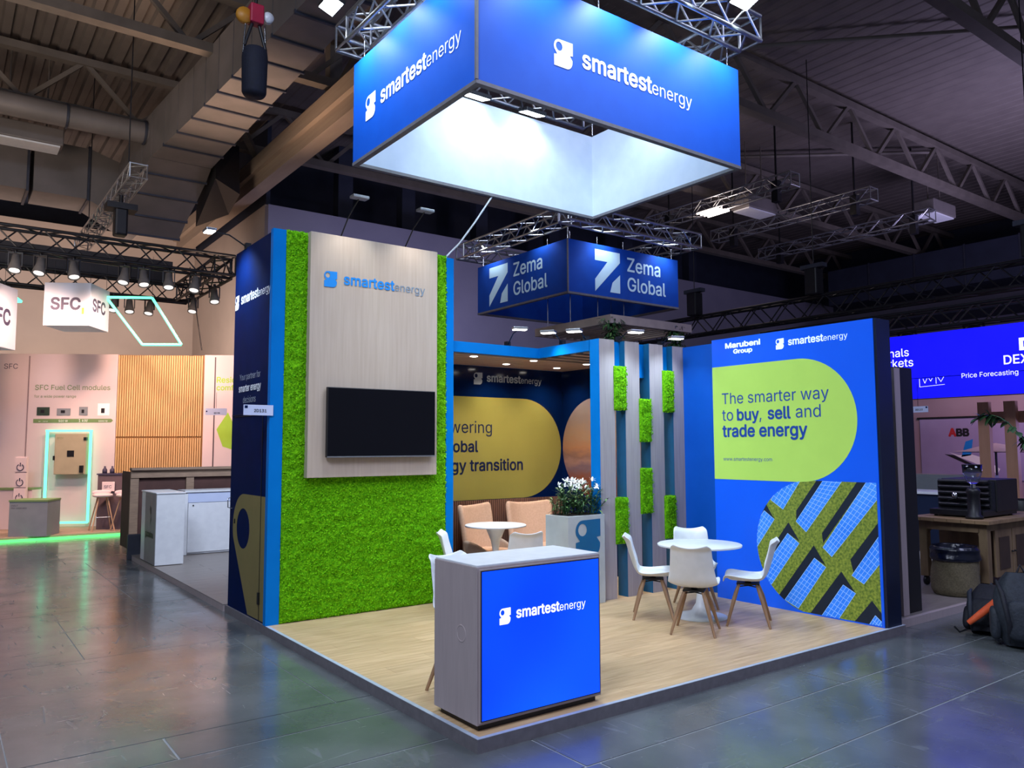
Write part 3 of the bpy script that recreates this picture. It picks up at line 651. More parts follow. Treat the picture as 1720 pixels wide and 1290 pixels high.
# ------------------------------------------------------------------ our stand: platform
PF = thing('stand_platform', 'low exhibition platform with pale oak boards and dark edge', 'platform', (2.5, 2.5, 0))
boxo('substructure', (.0, 5.08, .0, 5.12, .0, .072), trimm, PF)
for b in ((-.02, 5.1, -.02, .0, .0, .085), (-.02, 0, 0, 5.14, 0, .085)): boxo('edge_skirt', b, trimm, PF)
for b in ((-.02, 5.1, -.02, .012, .0851, .088), (-.02, .012, .012, 3.78, .0851, .088)): boxo('edge_profile', b, pale_edge, PF)
y = .014; r = 0; g = .0015
while y < 5.1:
    w = min(.192, 5.1-y); x = .014; off = (r*.47) % 1.2+.1; xs = [x]
    q = off
    while q < 5.06: xs.append(q) if q > .1 else None; q += 1.285
    xs.append(5.07)
    for i in range(len(xs)-1): MB().box(xs[i]+g/2, xs[i+1]-g/2, y+g/2, y+w-g/2, .072, .0845).build('plank', oak, PF)
    y += w; r += 1

# moss builder
def vnoise(x, y, s, seed):
    r = np.random.default_rng(seed); T = r.random((256, 256)); xi = np.floor(x*s).astype(int); yi = np.floor(y*s).astype(int)
    fx = x*s-xi; fy = y*s-yi; fx = fx*fx*(3-2*fx); fy = fy*fy*(3-2*fy); g = lambda a, b: T[a % 256, b % 256]
    return g(xi, yi)*(1-fx)*(1-fy)+g(xi+1, yi)*fx*(1-fy)+g(xi, yi+1)*(1-fx)*fy+g(xi+1, yi+1)*fx*fy
def moss(parent, x0, x1, z0, z1, yf, skip=None, amp=.035, step=.0125, dens=3800, seed=1, name='moss'):
    nu = max(2, int((x1-x0)/step)); nv = max(2, int((z1-z0)/step))
    X, Z = np.meshgrid(np.linspace(x0, x1, nu+1), np.linspace(z0, z1, nv+1))
    H = .5*vnoise(X+50, Z+50, 14, seed)+.35*vnoise(X+50, Z+50, 30, seed+1)+.25*vnoise(X+50, Z+50, 62, seed+2)
    edge = np.minimum(np.minimum(X-x0, x1-X), np.minimum(Z-z0, z1-Z)); H = H*np.clip(edge/.02, 0, 1)
    Yy = yf-.012-H*amp; mb = MB()
    jx = (np.random.default_rng(seed+5).random(X.shape)-.5)*step*.5; jz = (np.random.default_rng(seed+6).random(X.shape)-.5)*step*.5
    vs = np.stack([X+jx, Yy, Z+jz], -1).reshape(-1, 3); n1 = nu+1
    J, I = np.meshgrid(range(nv), range(nu), indexing='ij'); cxm = (X[:-1, :-1]+X[1:, 1:])/2; czm = (Z[:-1, :-1]+Z[1:, 1:])/2
    ok = np.ones_like(cxm, bool)
    if skip: ok = ~((cxm > skip[0]) & (cxm < skip[1]) & (czm > skip[2]) & (czm < skip[3]))
    a = (J*n1+I)[ok]; fs = np.stack([a, a+1, a+n1+1, a+n1], -1)
    mb.add(vs.tolist(), fs.tolist(), True)
    mb.box(x0, x1, yf-.01, yf, z0, z1) if not skip else None
    o = mb.build(name, mossm, parent, kind='stuff')
    # leafy flakes
    rg = np.random.default_rng(seed+9); n = int(dens*(x1-x0)*(z1-z0)); fx = rg.uniform(x0, x1, n); fz = rg.uniform(z0, z1, n)
    if skip: k = ~((fx > skip[0]-.01) & (fx < skip[1]+.01) & (fz > skip[2]-.01) & (fz < skip[3]+.01)); fx, fz = fx[k], fz[k]; n = len(fx)
    ii = np.clip(((fx-x0)/(x1-x0)*nu).astype(int), 0, nu); jj = np.clip(((fz-z0)/(z1-z0)*nv).astype(int), 0, nv); fy = Yy[jj, ii]
    c = np.stack([fx, fy-rg.uniform(0, .012, n), fz], -1); u = rg.normal(size=(n, 3)); u[:, 1] *= .5; u /= np.linalg.norm(u, axis=1)[:, None]
    w = rg.normal(size=(n, 3)); w[:, 1] *= .6; w -= u*(u*w).sum(1)[:, None]; w /= np.linalg.norm(w, axis=1)[:, None]
    L = rg.uniform(.006, .015, n)[:, None]; q = np.stack([c-u*L, c+w*L*.6, c+u*L, c-w*L*.6], 1).reshape(-1, 3)
    mb = MB(); mb.add(q.tolist(), np.arange(4*n).reshape(-1, 4).tolist()); mb.build('moss_tips', mossm2, o if parent.parent is None else parent, kind='stuff')
    return o

# ------------------------------------------------------------------ tower
TW = thing('storage_tower', 'tall tower cabin, navy left side, green moss and wood front', 'tower', (1.08, 4.45, .085))
boxo('body', (0, 2.185, 3.86, 5.1, .085, 4.13), navy, TW)
boxo('corner_strip', (-.02, .118, 3.79, 3.86, .085, 4.145), blue, TW); boxo('corner_strip', (2.085, 2.187, 3.79, 3.86, .085, 4.13), blue, TW)
boxo('backing', (.118, 2.085, 3.81, 3.86, .085, 4.13), mat('dark moss backing', '#1d4d0c', '#256010', 9), TW)
pn = (.352, 1.905, 1.55, 4.15)
moss(TW, .12, 2.083, .09, 4.15, 3.81, skip=(pn[0]+.02, pn[1]-.02, pn[2]+.02, 5), seed=11)
boxo('wood_panel', (pn[0], pn[1], 3.70, 3.81, pn[2], pn[3]), woodpan, TW, .003)
logo(.50, 3.625, 1.235, Plane((0, 3.70, 0), (1, 0, 0), (0, -1, 0)), TW, cyanlogo, cyanlogo, thinlogo, d=.006)
LF = Plane((0, 0, 0), (0, -1, 0), (-1, 0, 0))
logo(-5.085, 3.50, 1.19, LF, TW, prw, prw, prw)
text('Your partner for', -4.50, 2.62, LF, prdim, TW, width=.70, center=True); text('smarter energy', -4.50, 2.49, LF, prw, TW, width=.74, bold=.02, center=True)
text('decisions', -4.50, 2.36, LF, prdim, TW, width=.43, center=True)
flat('pin_emblem', [[(-3.87, 1.36), (-4.60, 1.36)] + arc(-4.60, .99, .37, 90, 200, 14) + [(-4.40, .10), (-4.08, .10), (-4.08, 1.2), (-4.04, 1.2), (-4.04, .10), (-3.87, .10)][:2][:1]+[(-3.87, .10)],
                    arc(-4.61, .985, .218, 0, 350, 24)], LF, olive, TW)
dk = mat('door gap', '#02050c', '#03060e', 4)
boxo('door_gap', (-.006, 0, 4.035, 4.047, .10, 2.22), dk, TW); boxo('door_gap', (-.006, 0, 4.04, 5.0, 2.21, 2.218), dk, TW); boxo('seam', (-.004, 0, 3.87, 5.1, 2.23, 2.236), dk, TW)
tubeobj('door_handle', [(-.0, 5.05, 1.30), (-.045, 5.04, 1.29), (-.045, 5.03, 1.19), (0, 5.02, 1.18)], .006, chrome, TW)
boxo('hinge', (-.02, 0, 4.02, 4.06, .26, .38), blackm, TW); boxo('lock', (-.012, 0, 4.89, 4.91, 1.02, 1.07), blackm, TW)
TV = thing('television', 'large black wall television mounted on the wood panel', 'television', (1.18, 3.66, 1.75))
boxo('bezel', (.54, 1.845, 3.635, 3.685, 1.76, 2.50), blackm, TV, .006); boxo('screen', (.55, 1.835, 3.631, 3.637, 1.775, 2.49), screenm, TV)
boxo('bottom_trim', (.54, 1.845, 3.630, 3.636, 1.758, 1.772), alu, TV); boxo('wall_mount', (.95, 1.45, 3.685, 3.70, 1.95, 2.3), blackm, TV)
def numsign(loc, rz, s, label, w=.30, flip=False, h=.105):
    T = thing('stand_number_sign', label, 'sign', loc, rz)
    MB().box(-w/2, w/2, -.004, .004, 0, h).build('plate', mat('white sign card', '#c8d2f2', '#d0d9f6', 4), T, local=True)
    pl = Plane(INV[T].inverted() @ V((0, -.004, 0)), Matrix.Rotation(rz, 3, 'Z') @ V((1, 0, 0)), Matrix.Rotation(rz, 3, 'Z') @ V((0, -1, 0)))
    MB().box(-.003, .003, -.002, .002, .105, .5).build('hanging_wire', blackm, T, local=True) if flip or w > .4 else None
    text(s, -.045, .032, pl, blackp, T, width=.125, bold=.02, d=.002); flat('square_mark', [(-w/2+.01, .07), (-w/2+.04, .07), (-w/2+.04, .097), (-w/2+.01, .097)] if not flip else [(w/2-.04, .07), (w/2-.01, .07), (w/2-.01, .097), (w/2-.04, .097)], pl, navy, T, d=.002)
numsign((-.14, 3.775, 2.19), 0, '2D131', 'white stand number sign on the corner of the moss tower')

# arm lamps
def armlamp(base, head, label, on=True, grp='arm lamps'):
    T = thing('arm_lamp', label, 'lamp', base); b, h = V(base), V(head); mid = (b+h)/2+V((0, 0, .05))
    tubeobj('arm', [b, mid, h], .008, blackm, T); boxo('clamp', (b.x-.03, b.x+.03, b.y-.03, b.y+.03, b.z-.02, b.z+.05), blackm, T)
    d = (h-b); d.z = 0; d.normalize(); s = V((-d.y, d.x, 0))
    MB().obox(h-s*.09-d*.05-V((0, 0, .012)), s*.18, d*.11, V((0, 0, .03))).build('head', alu, T, bevel=.006)
    if on: MB().obox(h-s*.08-d*.04-V((0, 0, .018)), s*.16, d*.09, V((0, 0, .005))).build('lens', lampon, T)
armlamp((0.02, 4.75, 4.14), (-.40, 4.75, 4.27), 'lit arm lamp reaching out left of the moss tower')
armlamp((.75, 3.9, 4.13), (.75, 3.38, 4.50), 'arm lamp over wood panel, left of two', False)
armlamp((1.55, 3.9, 4.13), (1.55, 3.38, 4.50), 'arm lamp over wood panel, right of two', False)
armlamp((3.1, 3.95, 3.16), (2.92, 3.45, 3.30), 'lit arm lamp on canopy edge, nearest the tower')
armlamp((3.6, 3.45, 3.16), (3.17, 3.2, 3.25), 'lit arm lamp on canopy, middle of the short return')
armlamp((3.6, 3.0, 3.16), (3.22, 2.78, 3.22), 'lit arm lamp on canopy beside the first louvre')
armlamp((3.95, 2.80, 3.16), (3.86, 2.42, 3.22), 'lit arm lamp above the second louvre')
armlamp((4.7, 2.80, 3.16), (4.56, 2.42, 3.20), 'lit arm lamp above the fourth louvre')
tubeobj('cable', [(2.1, 3.85, 4.14), (2.3, 3.84, 4.35), (2.5, 3.83, 4.62), (2.75, 3.8, 5.0)], .012, white, label='white cable rising from the tower top to the banner', cat='cable', n=6)

# ------------------------------------------------------------------ lounge: walls, canopy, louvres
BW = thing('graphic_wall', 'dark blue lounge back wall printed with a yellow slogan shape', 'partition', (3.6, 5.05, .085))
boxo('panel', (2.187, 5.0, 5.0, 5.1, .085, 3.0), mat('glossy navy wall', '#021640', '#031a48', 3, rough=.12), BW)
BP = Plane((0, 5.0, 0), (1, 0, 0), (0, -1, 0))
flat('yellow_shape', [(2.2, 1.135), (4.14, 1.135)] + arc(4.14, 1.85, .715, -90, 90, 28) + [(2.2, 2.565)], BP, ylw, BW)
text('Powering', 3.585-.96, 2.06, BP, navytxt, BW, width=.96, bold=-.006, d=.006); text('the global', 3.345-.95, 1.80, BP, navytxt, BW, width=.95, bold=.018, d=.006)
text('energy transition', 4.125-1.66, 1.535, BP, navytxt, BW, width=1.66, bold=.018, d=.006)
logo(3.275, 2.79, 1.21, BP, BW, prdim)
SP = thing('wainscot', 'low walnut slatted wainscot behind the blush armchairs', 'panel', (3.5, 4.98, .085))
boxo('backing', (2.19, 4.99, 4.975, 4.999, .085, 1.12), blackm, SP)
x = 2.195; sm = None
while x < 4.97:
    if sm is None: sm = MB().box(-.0115, .0115, -.022, 0, 0, 1.045).build('slat', brownslat, SP, local=True); sm.location = (x+.0115-3.5, -.005, 0)
    else: c = sm.copy(); COL.objects.link(c); c.parent = SP; c.location = (x+.0115-3.5, -.005, 0)
    x += .034
RW = thing('side_wall', 'blue side wall of the stand, sunset picture on lounge side', 'partition', (5.03, 3.6, .085))
boxo('panel', (5.0, 5.06, 2.06, 5.1, .085, 3.14), mat('royal blue wall', '#0052bc', '#0456c2', 4, rough=.5, spec=.25), RW)
boxo('lounge_lining', (4.88, 5.0, 2.9, 5.0, .085, 3.0), mat('glossy navy wall', ''), RW)
flat('sunset_picture', [(-2.95, 1.13), (-2.95, 2.57), (-4.26, 2.57)] + arc(-4.26, 1.85, .72, 90, 270, 28), Plane((4.88, 0, 0), (0, -1, 0), (-1, 0, 0)), sunm, RW)
CN = thing('canopy', 'blue edged lounge canopy with wooden slat ceiling and downlights', 'canopy', (4, 4.2, 3.0))
boxo('fascia', (2.187, 3.575, 3.86, 3.90, 3.015, 3.145), blue, CN); boxo('fascia', (3.535, 3.575, 2.88, 3.86, 3.015, 3.145), blue, CN)
boxo('fascia', (3.575, 5.0, 2.86, 2.90, 2.90, 3.145), blue, CN)
for b in ((2.187, 5.0, 4.98, 5.0, 3.0, 3.145), (4.96, 5.0, 2.9, 4.98, 3.0, 3.145)): boxo('frame_rail', b, blue, CN)
y = 3.91
while y < 4.95: boxo('ceiling_slat', (2.19, 4.96, y, y+.165, 3.0, 3.03), greyash, CN); y += .18
y = 2.93
while y < 3.85: boxo('ceiling_slat', (3.58, 4.96, y, y+.11, 3.0, 3.03), greyash, CN); y += .24
boxo('cover', (2.2, 5.0, 3.9, 5.0, 3.10, 3.12), blue, CN); boxo('cover', (3.58, 5.0, 2.9, 3.9, 3.10, 3.12), blue, CN)
for p in ((2.65, 4.05), (3.58, 4.02), (3.53, 4.57), (4.45, 4.59), (4.46, 3.96)):
    MB().lathe([(.0, -.004), (.038, -.004), (.05, 0), (.05, .004)], (p[0], p[1], 2.998), 16).build('downlight', mat('downlight lens', '#ffffff', emit=9, ecol=(1, .93, .85, 1)), CN)
LV = thing('louvre_screen', 'screen of four tall grey louvres with green moss blocks between', 'screen', (4.3, 2.77, .085))
for x in (3.535, 3.955, 4.378, 4.80):
    w = .245 if x < 4.7 else .235
    L1 = boxo('louvre', (x, x+w, 2.70, 2.86, .085, 3.145), louvw, LV)
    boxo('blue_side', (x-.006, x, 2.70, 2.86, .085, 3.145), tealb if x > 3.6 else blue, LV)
boxo('top_rail', (3.78, 4.80, 2.79, 2.86, 2.72, 3.14), blue, LV)
for x0, z0, z1, sd in ((3.762, 2.30, 2.83, 31), (4.184, 1.92, 2.45, 32), (4.602, 2.295, 2.82, 33), (3.762, .715, 1.26, 34), (4.184, 1.05, 1.60, 35), (4.602, .72, 1.25, 36)):
    B = boxo('moss_block', (x0+.022, x0+.190, 2.69, 2.80, z0, z1), mossm, LV)
    moss(LV, x0, x0+.20, z0, z1, 2.70, seed=sd, step=.012, name='moss_face')

# slogan wall (lightbox)
PW = thing('slogan_lightbox', 'backlit blue wall with green slogan shape and solar field picture', 'lightbox', (4.92, 1.05, .085))
boxo('body', (4.81, 5.06, .03, 2.055, .085, 3.145), navy, PW)
boxo('side_panel', (4.805, 5.065, .0, .03, .085, 3.145), mat('deep navy side', '#04142e', '#061838', 4, rough=.4), PW)
boxo('face', (4.795, 4.81, .03, 2.06, .085, 3.145), pblue, PW)
PP = Plane((4.795, 0, 0), (0, -1, 0), (-1, 0, 0))
flat('green_shape', [(-2.058, 1.475), (-.90, 1.475)] + arc(-.895, 2.145, .668, -90, 90, 30) + [(-2.058, 2.812)], PP, lime, PW)
tx = lambda s, y, z, w, b: text(s, -y, z, PP, pnavy, PW, width=w, bold=(-.010 if b < 0 else b), d=.006)
tx('The smarter way', 1.922, 2.362, 1.39, -.014); tx('to', 1.925, 2.165, .16, -.014); tx('buy', 1.705, 2.165, .295, .022); tx(',', 1.40, 2.165, .025, -.0)
tx('sell', 1.285, 2.168, .285, .022); tx('and', .932, 2.172, .30, -.014); tx('trade energy', 1.921, 1.975, 1.12, .022); tx('www.smartestenergy.com', 1.921, 1.695, .67, -.008)
text('Marubeni', -1.85, 3.025, PP, mat('poster white print', '#dff2ff', '#e6f6ff', 4, emit=.5), PW, width=.485, bold=.035, d=.006, ysc=.72)
pw_ = mat('poster white print', ''); text('Group', -1.735, 2.953, PP, pw_, PW, width=.26, bold=.035, d=.006, ysc=.72)
logo(-1.158, 2.975, .86, PP, PW, pw_, d=.006)
# solar field picture: clipped polygons
CC = (-.777, .79); CR = .705
PILL = [(-.055, .10), (-.055, 1.495), (-.777, 1.495)] + arc(CC[0], CC[1], CR, 90, 270, 30)[1:]
PILL = [(a, max(b, .10)) for a, b in PILL]
def clip(poly, C):
    ar = sum(C[i-1][0]*C[i][1]-C[i][0]*C[i-1][1] for i in range(len(C))); C = C if ar > 0 else C[::-1]
    out = list(poly)
    for i in range(len(C)):
        a, b = C[i-1], C[i]
        if abs(a[0]-b[0])+abs(a[1]-b[1]) < 1e-6: continue
        ins = lambda p: (b[0]-a[0])*(p[1]-a[1])-(b[1]-a[1])*(p[0]-a[0]) >= -1e-9
        src, out = out, []
        for j in range(len(src)):
            p, q = src[j-1], src[j]
            if ins(p) != ins(q):
                dx, dy = q[0]-p[0], q[1]-p[1]; den = (b[0]-a[0])*dy-(b[1]-a[1])*dx
                t = ((b[1]-a[1])*(p[0]-a[0])-(b[0]-a[0])*(p[1]-a[1]))/den; out.append((p[0]+dx*t, p[1]+dy*t))
            if ins(q): out.append(q)
        if len(out) < 3: return []
    return out
flat('grass_field', PILL, PP, grasspr, PW, d=.002)
Q = [[(1.281,1.265),(1.130,1.171),(0.857,1.558),(1.001,1.656)],[(1.523,0.673),(1.657,0.758),(1.373,1.141),(1.245,1.053)],[(0.971,1.051),(0.853,0.947),(0.366,1.570),(0.584,1.565)],[(0.662,0.803),(0.564,0.717),(-0.100,1.515),(0.087,1.595)],[(1.304,0.337),(1.469,0.411),(1.080,0.913),(0.943,0.818)],[(0.977,0.127),(1.139,0.194),(0.765,0.681),(0.637,0.599)],[(0.349,0.553),(0.224,0.484),(-0.065,0.850),(0.044,0.978)],[(0.585,-0.014),(0.735,0.049),(0.448,0.446),(0.317,0.378)],[(0.155,-0.033),(0.236,0.016),(0.118,0.193),(0.040,0.129)]]
K = [[(0.971,1.051),(0.966,1.166),(0.677,1.542),(0.600,1.544)],[(0.658,0.845),(0.669,0.948),(0.200,1.575),(0.109,1.564)],[(1.067,1.034),(0.939,0.840),(1.080,0.913),(1.377,0.511),(1.373,0.629)],[(0.768,0.814),(0.639,0.619),(0.765,0.681),(1.148,0.178),(1.232,0.209)],[(0.361,0.710),(0.074,1.077),(0.009,1.154),(0.015,1.023),(0.333,0.582)],[(0.465,0.579),(0.320,0.384),(0.448,0.446),(0.735,0.042),(0.884,0.037)],[(0.147,0.331),(0.030,0.195),(0.033,0.130),(0.118,0.193),(0.236,0.016),(0.392,0.034)],[(1.344,1.210),(1.245,1.053),(1.373,1.141),(1.447,1.039),(1.425,1.160)]]
for q in K:
    c = clip([(-a, b) for a, b in q], PILL)
    if c: flat('shadow_shape', c, PP, shadpr, PW, d=.0032)
for q in Q:
    q = [(-a, b) for a, b in q]; c = clip(q, PILL)
    if not c: continue
    md = flat('solar_module', c, PP, solar, PW, d=.004)
    A = [V(p) for p in q]
    if (A[1]-A[0]).length > (A[2]-A[1]).length: A = A[1:]+A[:1]
    e0, e1, e2, e3 = A; n = max(3, round((e2-e1).length/.058)); mb = MB(); w = .0022
    def seg(p, r):
        dd = (r-p).normalized(); nn = V((-dd.y, dd.x))*w
        cc = clip([tuple(p-nn), tuple(r-nn), tuple(r+nn), tuple(p+nn)], PILL)
        if cc:
            ar = sum(cc[i-1][0]*cc[i][1]-cc[i][0]*cc[i-1][1] for i in range(len(cc)))
            if ar < 0: cc = cc[::-1]
            mb.add([PP.p(a, b, .0052) for a, b in cc], [tuple(range(len(cc)))])
    for t in (.0, .25, .5, .75, 1): seg(e0.lerp(e1, t), e3.lerp(e2, t))
    for k in range(n+1): seg(e0.lerp(e3, k/n), e1.lerp(e2, k/n))
    if mb.v: mb.build('grid_lines', solline, md)

# ------------------------------------------------------------------ reception counter
RC = thing('reception_counter', 'greige reception counter with glowing blue logo screen and white top', 'counter', (.56, .33, .085))
boxo('plinth', (.07, 1.06, .11, .56, .085, .125), blackm, RC); boxo('carcass', (.04, 1.09, .08, .60, .125, 1.10), greige, RC, .003)
boxo('countertop', (.045, 1.085, .085, .595, 1.10, 1.112), white, RC, .002)
boxo('frame', (.055, 1.075, .068, .08, .14, 1.085), greige, RC); boxo('screen', (.068, 1.062, .062, .069, .155, 1.072), ledblue, RC)
boxo('screen_edge', (.062, 1.068, .064, .0685, .149, 1.078), blackm, RC)
logo(.20, .755, .735, Plane((0, .062, 0), (1, 0, 0), (0, -1, 0)), RC, ledtext, d=.002)
MB().lathe([(.045, 0), (.052, .004), (.058, 0)], (.04, .262, .66), 24, Matrix.Rotation(-PI/2, 4, 'Y')).build('cable_grommet', greige, RC)

# ------------------------------------------------------------------ chairs
PROF = [(.235, .425), (.225, .452), (.17, .458), (.08, .445), (-.02, .435), (-.10, .437), (-.155, .462), (-.19, .51), (-.215, .58), (-.24, .66), (-.262, .74), (-.285, .80), (-.315, .828)]
HW = [.16, .195, .222, .235, .238, .238, .235, .228, .215, .205, .198, .19, .155]
def shell_bm(off=0, k0=0, k1=12, ws=1.0):
    mb = MB()
    def fn(u, v):
        t = k0+(k1-k0)*v; i = min(int(t), len(PROF)-2); f = t-i
        x = PROF[i][0]*(1-f)+PROF[i+1][0]*f; z = PROF[i][1]*(1-f)+PROF[i+1][1]*f; w = (HW[i]*(1-f)+HW[i+1]*f)*ws
        s = u*2-1; seat = max(0, 1-max(0, t-5)/3); back = 1-seat
        z += seat*.045*abs(s)**3*(1 if t > 1.2 else t/1.2); x += back*.055*s*s*(1 if t < 11 else .5)
        z += back*(.03*s*s if t > 10 else 0)
        return (x, s*w, z+off)
    return mb.grid(fn, 14, 30)
def mkchair(name, label, cat, loc, rz, group, stool=False):
    T = thing(name, label, cat, loc, rz, group); H = .12 if stool else 0
    sh = shell_bm()
    if H: sh.xf(Matrix.Translation((0, 0, H)))
    sh.build('shell', whitepl, T, local=True, solid=.012, sub=1)
    cu = MB().sell((.03, 0, .458+H), (.17, .175, .022), .6); cu.build('seat_cushion', cushm, T, local=True)
    MB().box(-.11, .11, -.1, .1, .395+H, .41+H).box(-.03, .03, -.03, .03, .405+H, .43+H).build('bracket', blackm, T, local=True)
    F = .205 if not stool else .225
    for sx in (-1, 1):
        for sy in (-1, 1):
            MB().tube([(sx*.085, sy*.085, .40+H), (sx*.13, sy*.13, .27+H*.7), (sx*F, sy*F, 0)], [.015, .021, .012], 10).build('leg', woodleg, T, local=True)
    r = MB(); q = .105
    for a, b in (((q, q), (-q, -q)), ((q, -q), (-q, q))): r.tube([(a[0], a[1], .375+H), (b[0], b[1], .375+H)], .006, 6)
    r.build('cross_rod', blackm, T, local=True)
    if stool: MB().tube([(.19*math.cos(t*PI/12), .19*math.sin(t*PI/12), .30) for t in range(25)], .009, 6).build('foot_ring', chrome, T, local=True)
    return T
G1 = 'white shell chairs around the front table'
ch = mkchair('shell_chair', 'white shell chair left of the front round table, facing right', 'chair', (3.39, 1.76, .0845), math.radians(-46), G1)
bpy.context.view_layer.update()
for loc, a, l, gp in (((3.22, 1.05), 33, 'white shell chair with its back to the camera before the round table', G1), ((3.93, .965), 125, 'white shell chair right of the table beside the solar picture', G1),
                  ((4.16, 1.85), 232, 'white shell chair behind the front table, partly hidden by it', G1), ((2.03, 3.30), -40, 'white shell chair half hidden at right end of the moss wall', 'white shell chairs in the lounge'),
                  ((2.62, 3.05), 70, 'white shell chair seen from behind between counter and blush armchair', 'white shell chairs in the lounge')):
    c = copy_tree(ch, (loc[0], loc[1], .0845), math.radians(a), label=l); c['group'] = gp
mkchair('bar_stool', 'white shell bar stool with wooden legs behind the reception counter', 'stool', (.48, .83, .0845), math.radians(278), None, True)

def table(loc, r, z, label):
    T = thing('round_table', label, 'table', (loc[0], loc[1], .0845)); zz = z-.0845
    MB().lathe([(0, zz), (r-.008, zz), (r, zz-.006), (r-.003, zz-.022), (r-.05, zz-.026), (0, zz-.026)], (0, 0, 0), 64).build('tabletop', white, T, local=True)
    MB().lathe([(.27, 0), (.268, .012), (.2, .025), (.1, .06), (.05, .14), (.033, .28), (.034, .48), (.06, .62), (.13, zz-.03), (.13, zz-.026)], (0, 0, 0), 40).build('pedestal', white, T, local=True)
    return T
table((3.79, 1.465), .437, .84, 'round white pedestal table among the four white chairs')
table((2.93, 3.98), .385, .90, 'round white pedestal table in the lounge before blush armchairs')

def armchair(loc, rz, label):
    T = thing('armchair', label, 'armchair', (loc[0], loc[1], .0845), rz, 'blush lounge armchairs')
    def fn(u, v):     # curved winged back, chair faces +X
        s = u*2-1; z = .30+.70*v+.035*s*s*v-.0; w = .34+.03*v-(.03*(v > .93)); return (-.23-.13*v+.13*s*s, s*w, z)
    MB().grid(fn, 16, 14).build('backrest', pink, T, local=True, solid=.075, bevel=0, sub=1)
    MB().sell((.04, 0, .36), (.30, .27, .09), .45).build('seat', pink, T, local=True)
    for s in (-1, 1):
        def fa(u, v, s=s): t = u; return (-.20+.44*t, s*(.31+.02*v-.03*t*t), .26+(.33-.10*t-.14*t**4)*v)
        MB().grid(fa, 12, 8).build('armrest', pinkd, T, local=True, solid=.06, sub=1)
    for sx in (-1, 1):
        for sy in (-1, 1): MB().tube([(sx*.15, sy*.17, .28), (sx*.22, sy*.24, 0)], [.016, .011], 8).build('leg', woodleg, T, local=True)
    return T
armchair((3.20, 4.50), math.radians(-90+22), 'blush winged armchair behind the lounge table, left one')
armchair((4.03, 4.53), math.radians(-90-8), 'blush winged armchair behind the lounge table, right one')

# ------------------------------------------------------------------ planter with lilies
PL = thing('planter', 'tall pale grey square planter with petrol blue emblem', 'planter', (3.24, 2.82, .0845))
MB().box(2.96, 3.515, 2.62, 3.02, .0845, 1.085).build('pot', planterm, PL, bevel=.004); boxo('soil', (3.0, 3.475, 2.66, 2.98, 1.085, 1.09), mat('soil', '#1c1410', '#2a1e18', 30, rough=.9), PL)
mark(3.06, .62, .39, .42, Plane((0, 2.62, 0), (1, 0, 0), (0, -1, 0)), petrol, PL)
LP = thing('lily_plant', 'bushy white flowering lily plant in the grey planter', 'plant', (3.24, 2.82, 1.09))
def leaf(mb, p, d, L, w, droop=.3, n=4):
    p, d = V(p), V(d).normalized(); s = d.cross(V((0, 0, 1)))
    s = s.normalized() if s.length > 1e-3 else V((1, 0, 0)); vs = []
    for k in range(n+1):
        t = k/n; c = p+d*L*t-V((0, 0, droop*L*t*t)); ww = w*math.sin(PI*(.12+.86*t)) if k < n else .0005
        vs += [c-s*ww+V((0, 0, .1*ww)), c+s*ww+V((0, 0, .1*ww))]
    mb.add(vs, [(2*k, 2*k+1, 2*k+3, 2*k+2) for k in range(n)])
mbA, mbB = MB(), MB(); R_ = random.Random(5)
tips = []
for i in range(46):
    bx, by = R_.uniform(3.03, 3.45), R_.uniform(2.68, 2.96); a = R_.uniform(0, 2*PI); sp = R_.uniform(.0, .16); hh = R_.uniform(.16, .34)
    tip = V((bx+sp*math.cos(a), by+sp*math.sin(a), 1.09+hh)); MB
    mbA.tube([(bx, by, 1.09), ((bx*1+tip.x)/2, (by+tip.y)/2, 1.09+hh*.55), tip], .004, 4); tips.append(tip)
    for k in range(13):
        t = R_.uniform(.1, 1); c = V((bx, by, 1.09)).lerp(tip, t); b = R_.uniform(0, 2*PI)
        leaf(mbA if R_.random() < .7 else mbB, c, (math.cos(b), math.sin(b), R_.uniform(.2, 1.0)), R_.uniform(.07, .14), R_.uniform(.008, .014), R_.uniform(.1, .6))
mbA.build('foliage', leafm, LP, kind='stuff'); mbB.build('light_leaves', leafl, LP, kind='stuff')
for i in range(26):
    tip = V((R_.uniform(3.0, 3.5), R_.uniform(2.66, 2.95), 1.09+R_.uniform(.27, .39))); mb = MB(); ax = V((R_.uniform(-.6, .4), R_.uniform(-1, .2), R_.uniform(.3, 1))).normalized(); o1 = ax.orthogonal().normalized(); o2 = ax.cross(o1)
    for k in range(6):
        dd = (o1*math.cos(k*PI/3)+o2*math.sin(k*PI/3))+ax*.6; leaf(mb, tip, dd, .058, .013, .15, 3)
    mb.build('flower', petal, LP)
# ------------------------------------------------------------------ pergola over the neighbour
PG = thing('hanging_pergola', 'suspended wooden slat grid below the smaller blue banner', 'pergola', (6.85, 5.95, 3.9))
px0, px1, py0, py1 = 5.9, 7.85, 4.98, 6.95
for b in ((px0, px1, py0, py0+.08, 3.85, 3.99), (px0, px1, py1-.08, py1, 3.85, 3.99), (px0, px0+.08, py0+.08, py1-.08, 3.85, 3.99), (px1-.08, px1, py0+.08, py1-.08, 3.85, 3.99)): boxo('frame_board', b, pergw, PG)
for k in range(10): boxo('slat', (px0+.17+k*.17, px0+.235+k*.17, py0+.08, py1-.08, 3.86, 3.96), pergw, PG)
for p in ((6.12, 6.85), (6.1, 6.2), (6.75, 6.2), (7.4, 6.2), (7.7, 6.85)): tubeobj('wire', [(p[0], p[1], 3.99), (p[0], p[1], 5.66)], .008, chrome, PG)
